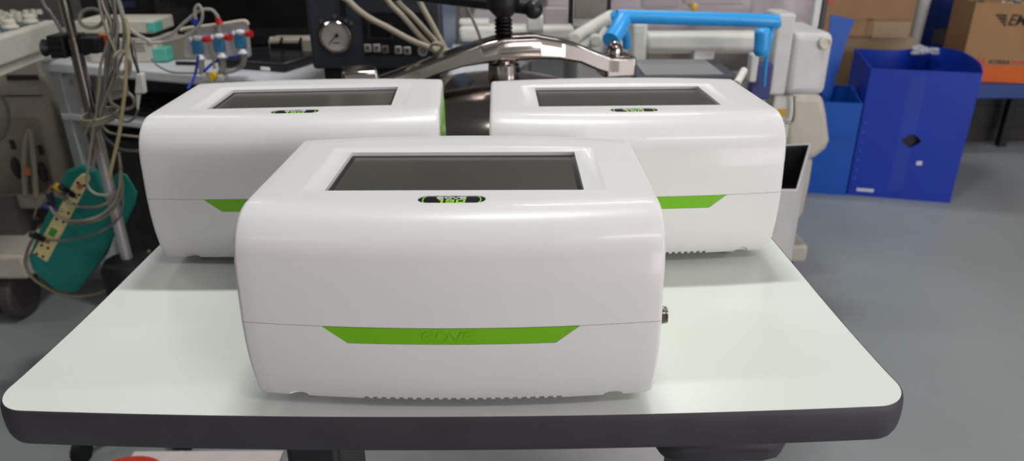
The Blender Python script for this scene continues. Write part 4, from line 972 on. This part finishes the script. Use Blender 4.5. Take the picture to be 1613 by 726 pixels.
MB().tube([Vector((px, py, 1.50)), Vector((px + .03, py - .03, 1.49)), Vector((px + .06, py - .04, 1.47)), Vector((px + .075, py - .045, 1.49))], .004, n=10).ball((px, py, 1.551), .014, 14).build('hook', chrome, po)
for k in range(5):
    a = 2 * PI * k / 5 + .3; d = Vector((math.cos(a), math.sin(a), 0)); e = Vector((px, py, 0)) + d * .20
    MB().cyl(Vector((px, py, .085)) + d * .03, e + Vector((0, 0, .075)), .012, .009, n=12).build('base_leg', steel, po)
    MB().cyl(e + Vector((-.01, 0, .03)), e + Vector((.01, 0, .03)), .03, n=20).cyl(e + Vector((0, 0, .058)), e + Vector((0, 0, .075)), .006, n=10).build('caster', soft_black, po)
ck = thing('pole_clamp', 'black clamp gripping the chrome pole, above the white desk edge', 'clamp', P(112, 92, PY - .0))
z0, z1 = P(112, 90, PY).z, P(112, 54, PY).z; px_ = px
MB().box((px - .045, py - .018, z0), (px - .0125, py + .03, z1)).box((px + .0125, py - .012, z0 + .008), (px + .05, py + .03, z1 - .006)).box((px - .0125, py + .013, z0), (px + .0125, py + .03, z1)).build('clamp_body', soft_black, ck, bevel=.004)
MB().cyl((px - .045, py, (z0 + z1) / 2 - .004), (px - .062, py, (z0 + z1) / 2 - .004), .008, .018, n=16).build('knob', black, ck)
mb = MB()
for k in range(3): mb.box((px - .043, py - .0195, z0 + .008 + k * .013), (px - .016, py - .018, z0 + .013 + k * .013))
mb.build('clamp_ribs', M('rib_black', (34, 34, 36), 0.5), ck)
c = P(163, 68, PY + .02); MB().prism([P(u, v, PY + .02) for u, v in ((154, 54), (171, 55), (166, 80), (159, 84))], (0, .012, 0)).build('tag', M('tag_orange', (206, 104, 48), 0.6), None, bevel=.001, cat='tag', label='orange tag hanging beside the black clamp on the pole')
# ------------------------------------------------------------------ cable bundle on the pole
cg = [M('cable_grey_%d' % i, c, 0.45) for i, c in enumerate(((136, 133, 126), (150, 145, 130), (112, 111, 109), (138, 131, 112), (100, 99, 98)))]
BL = 'beige-grey monitoring cable hanging in the bundle tied to the chrome pole'
G = 'cables in the bundle tied to the pole'
by = PY - .03
strands = [
 [(150, -40), (160, -5), (170, 30), (176, 60), (172, 95), (163, 130), (155, 165), (150, 188), (145, 230), (141, 262)],
 [(160, -40), (172, -2), (185, 35), (180, 75), (172, 115), (163, 150), (156, 184), (160, 220), (170, 262)],
 [(165, -40), (180, 5), (178, 50), (168, 90), (166, 130), (162, 165), (156, 188), (150, 215), (140, 245)],
 [(148, -30), (158, 15), (168, 50), (184, 92), (176, 128), (164, 160), (158, 186), (168, 206), (188, 212), (222, 216)],
 [(158, -30), (172, 25), (186, 60), (182, 100), (170, 140), (160, 172), (156, 188), (165, 215), (190, 235), (224, 238)],
 [(172, -40), (188, 10), (196, 45), (192, 85), (180, 120), (168, 155), (158, 186), (152, 230), (146, 268)],
 [(153, -30), (163, 10), (175, 40), (168, 72), (158, 105), (156, 140), (152, 172), (152, 195), (158, 240)],
]
for i, s in enumerate(strands):
    cable('cable', [Vector((px + .055, py - .038 - .002 * i, 1.478)), Vector((px + .045 + .006 * i, py - .05 + .008 * (i % 3), 1.36)), Vector((px + .05 + .006 * i, py - .04, 1.20))] + pp(s, by - .006 * (i % 4)), 0.0026 + .0005 * (i % 3), cg[i % 5], BL, 'cable', G)
cable('cable', [P(144 + 19 * math.cos(a), 29 + 15 * math.sin(a), by + .01 + .006 * math.sin(2 * a)) for a in [2 * PI * k / 14 for k in range(14)]], .0036, cg[0], 'round loop of grey tube hanging behind the pole above the black clamp', 'cable', closed=True)
for i, (cx, cy, rx, ry) in enumerate(((191, 98, 12, 17), (195, 104, 10, 20))):
    cable('cable', [P(cx + rx * math.cos(a), cy + ry * math.sin(a), by - .02 - .006 * i + .004 * math.sin(3 * a)) for a in [2 * PI * k / 12 for k in range(12)]], .0036, cg[1], 'coiled beige cable ring hanging right beside the pole bundle', 'cable', 'coiled rings beside the bundle', closed=True)
cable('cable', [P(192 + 20 * math.cos(a), 157 + 14 * math.sin(a) + 4 * math.cos(a), by - .01 + .004 * math.sin(2 * a)) for a in [2 * PI * k / 14 for k in range(14)]], .0036, cg[0], 'pale grey cable loop hanging below the coiled rings', 'cable', closed=True)
cable('cable', pp([(198, 28), (202, 60), (199, 100), (197, 140), (192, 180), (188, 210), (180, 245), (172, 280)], by - .03), .0036, M('cable_cream', (184, 170, 128), 0.45), 'cream stiff cable dropping in front of the bundle towards the teal box', 'cable')
cable('cable', [Vector((px + .065, py - .05, 1.479)), Vector((px + .07, py - .04, 1.25))] + pp([(178, -20), (196, 30), (210, 50), (230, 62), (238, 68), (232, 70)], by), .0040, clear_tube, 'clear tube sweeping from the pole top towards the desk instruments', 'cable')
cable('cable', pp([(200, 50), (206, 70), (208, 84), (213, 100), (219, 118)], by - .015), .0022, black, 'thin black lead hanging to the white connector', 'cable')
cable('cable', pp([(211, 62), (214, 90), (219, 116)], by - .01), .0022, cg[0], 'thin grey lead hanging to the white connector', 'cable')
wc = thing('cable_connector', 'white tapered connector hanging by thin leads beside the bundle', 'connector', P(220, 150, by - .015))
MB().prism([P(u, v, by - .02) for u, v in ((214, 116), (224, 116), (228, 148), (211, 148))], (0, .014, 0)).build('housing', warm_white, wc, bevel=.003)
MB().cyl(P(218, 148, by - .013), P(217, 172, by - .013), .005, .002, n=12).build('strain_relief', warm_white, wc)
cable('cable', pp([(217, 172), (212, 185), (200, 192), (186, 186), (176, 176)], by - .013), .0026, cg[2], 'grey lead curling back from the white connector', 'cable')
tie = thing('twine_tie', 'twine knotted around the cable bundle and pole', 'tie', P(152, 200, by - .03))
for k in range(3):
    c = P(154, 181 + 4 * k, by + .0); mb = MB(); mb.tube([Vector((c.x + .030 * math.cos(a), py - .022 + .048 * math.sin(a), c.z + .002 * math.sin(a))) for a in [2 * PI * q / 14 for q in range(14)]], .0024, n=8, closed=True); mb.build('wrap', cg[3], tie)
mb = MB(); mb.tube([P(150, 186, by - .05), P(140, 198, by - .05), P(133, 214, by - .045)], .0022, n=8); mb.build('loose_end', cg[3], tie)
cable('cable', pp([(148, 195), (144, 225), (139, 262), (137, 290), (150, 305), (172, 308)], by - .03), .0030, cg[1], 'thin cream lead looping down over the top of the teal box', 'cable')
cable('cable', [Vector((px - .03, py - .01, 1.50)), Vector((px - .10, py + .05, 1.25))] + pp([(62, -10), (78, 18), (92, 40), (98, 52)], PY + .06), .0038, cg[2], 'straight grey lead slanting from above to the console corner', 'cable')

# ------------------------------------------------------------------ teal junction box hung on the pole
hbx = thing('junction_box', 'teal plastic lead box with a cream socket strip, tied to the chrome pole', 'lead box', P(130, 462, 1.60))
Yf, Yk = 1.555, 1.70
front = [(104, 268), (128, 258), (152, 268), (44, 404), (50, 424), (76, 448)]
side = [(172, 300), (186, 360), (164, 404), (120, 461), (92, 458)]
pts = [P(u, v, Yf) for u, v in front] + [P(u, v, Yf + .025) for u, v in side] + [P(u, v, Yk) for u, v in ((112, 272), (150, 262), (186, 300), (60, 400), (96, 446), (128, 452), (170, 400))]
body = MB().hull(pts).build('housing', teal, hbx, bevel=.010, seg=4, angle=40)
sp = [(118, 283), (128, 274), (138, 275), (140, 284), (73, 414), (50, 399)]
MB().prism([P(u, v, Yf - .006) for u, v in sp], (0, .012, 0)).build('socket_strip', cream, hbx, bevel=.004, label='cream socket strip')
strip_o = hbx.children[-1]
dd = Vector(P(60, 405, Yf) - P(128, 282, Yf)).normalized(); da = (P(150, 300, Yf) - P(128, 290, Yf)).normalized()
for k in range(9):
    for j in (-1, 1):
        if k in (5, 6): continue
        c = P(128, 290, Yf - .0065) + (P(63, 402, Yf - .0065) - P(128, 290, Yf - .0065)) * (k / 8.0) + da * (.0075 * j)
        MB().cyl(c + Vector((0, .002, 0)), c + Vector((0, -.0015, 0)), .0032, n=12).build('socket', dm_, hbx)
MB().cyl(P(126, 294, Yf - .004), P(126, 294, Yf - .012), .006, n=16).build('red_socket', M('socket_red', (140, 34, 36), 0.4), hbx, label='dark red socket')
cc_ = P(83, 366, Yf - .0068); MB().obox(cc_, dd, (0, 1, 0), dd.cross(Vector((0, 1, 0))), (.022, .0016, .015)).build('green_mark', M('mark_green', (70, 160, 70), 0.5), hbx)
wing = [P(u, v, 1.60) for u, v in ((188, 270), (200, 274), (217, 302), (214, 322), (198, 354), (186, 352))] + [P(u, v, 1.68) for u, v in ((180, 276), (212, 304), (192, 350), (176, 340))]
MB().hull(wing).build('flank_cover', M('teal_dark', (16, 116, 106), 0.45), hbx, bevel=.006)
pts = [P(u, v, 1.615) for u, v in ((150, 300), (186, 290), (192, 340), (160, 380))] + [P(u, v, 1.67) for u, v in ((150, 300), (186, 290), (192, 340), (160, 380))]
MB().hull(pts).build('rear_web', MC['teal_dark'], hbx)
# plugs
def plug(name, label, a, b, r, mat, tip=None):
    t = thing(name, label, 'plug', P(b[0], b[1], b[2])); A_, B_ = P(*a), P(*b)
    MB().cyl(A_, B_, r, r * .8, n=14).build('plug_body', mat, t, bevel=.001)
    d = (B_ - A_).normalized(); MB().cyl(B_, B_ + d * .012, r * .45, n=10).build('plug_tip', steel if tip is None else tip, t); return t
Yp = Yf - .03
yl = M('plug_yellow', (200, 180, 40), 0.45); nv = M('plug_navy', (34, 36, 58), 0.45)
plug('lead_plug', 'yellow plug lying across the upper end of the cream socket strip', (86, 292, Yp), (100, 300, Yp), .008, yl)
plug('lead_plug', 'black plug pushed in next to the yellow one', (96, 294, Yp - .012), (116, 308, Yf - .012), .0078, black)
plug('lead_plug', 'grey plug under the yellow plug', (90, 305, Yp), (104, 314, Yf - .01), .0072, M('plug_grey', (120, 116, 112), 0.5))
plug('lead_plug', 'dark navy plug standing upright at the left rim of the teal box', (76, 302, Yp), (84, 322, Yf - .012), .0085, nv)
plug('lead_plug', 'blue-tipped plug tucked under the dark navy plug', (68, 324, Yp + .01), (92, 330, Yf - .01), .0060, M('plug_blue', (40, 56, 130), 0.45))
plug('lead_plug', 'black plug at the lower end of the cream strip, pointing sideways', (49, 368, Yp), (70, 378, Yf - .012), .0085, black, M('tip_red', (150, 60, 50), 0.5))
plug('lead_plug', 'small black plug standing upright above the lowest plug', (55, 343, Yp), (53, 362, Yp), .0065, black)
# leads round the pole
yl2 = Yf - .025
def lead(L, dy=0): return [P(u, v, yl2 + dy if u < 135 else 1.474 + dy * .6) for u, v in L]
cable('cable', lead([(104, 314), (112, 322), (130, 326), (155, 325), (175, 315), (187, 298), (191, 275), (187, 240)]), .0030, cg[1], 'beige lead curving from the grey plug across the pole', 'cable')
cable('cable', lead([(78, 325), (90, 340), (110, 348), (135, 347), (160, 338), (180, 318), (188, 295), (190, 270)], -.012), .0032, cg[1], 'beige lead in the widest curve across the middle of the teal box', 'cable')
cable('cable', lead([(84, 332), (95, 343), (115, 352), (140, 350), (164, 342), (184, 322), (193, 298), (189, 262)], -.004), .0028, cg[3], 'darker beige lead running just under the widest curve on the teal box', 'cable')
cable('cable', lead([(72, 378), (90, 379), (115, 377), (145, 370), (170, 358), (188, 342), (194, 318), (192, 300)]), .0028, cg[2], 'grey lead running from the lowest plug across the teal box', 'cable')
cable('cable', pp([(86, 290), (80, 294), (76, 302)], yl2 - .01), .0026, M('lead_copper', (150, 96, 76), 0.5), 'short coppery lead between the yellow and navy plugs', 'cable')
cable('cable', pp([(54, 340), (58, 328), (66, 322)], yl2 - .01), .0022, cg[2], 'short grey lead above the small black plug', 'cable')
cable('cable', pp([(54, 372), (44, 392), (40, 416), (50, 436), (72, 452), (100, 464), (130, 466), (160, 460), (190, 445), (215, 425), (235, 395)], 1.60), .0038, cg[3], 'brownish cable slung in a long curve beneath the teal box', 'cable')
cable('cable', pp([(2, 150), (12, 170), (14, 195), (6, 215), (-8, 225)], 2.08), .0040, cg[2], 'dark lead hanging down the front of the beige machine', 'cable')
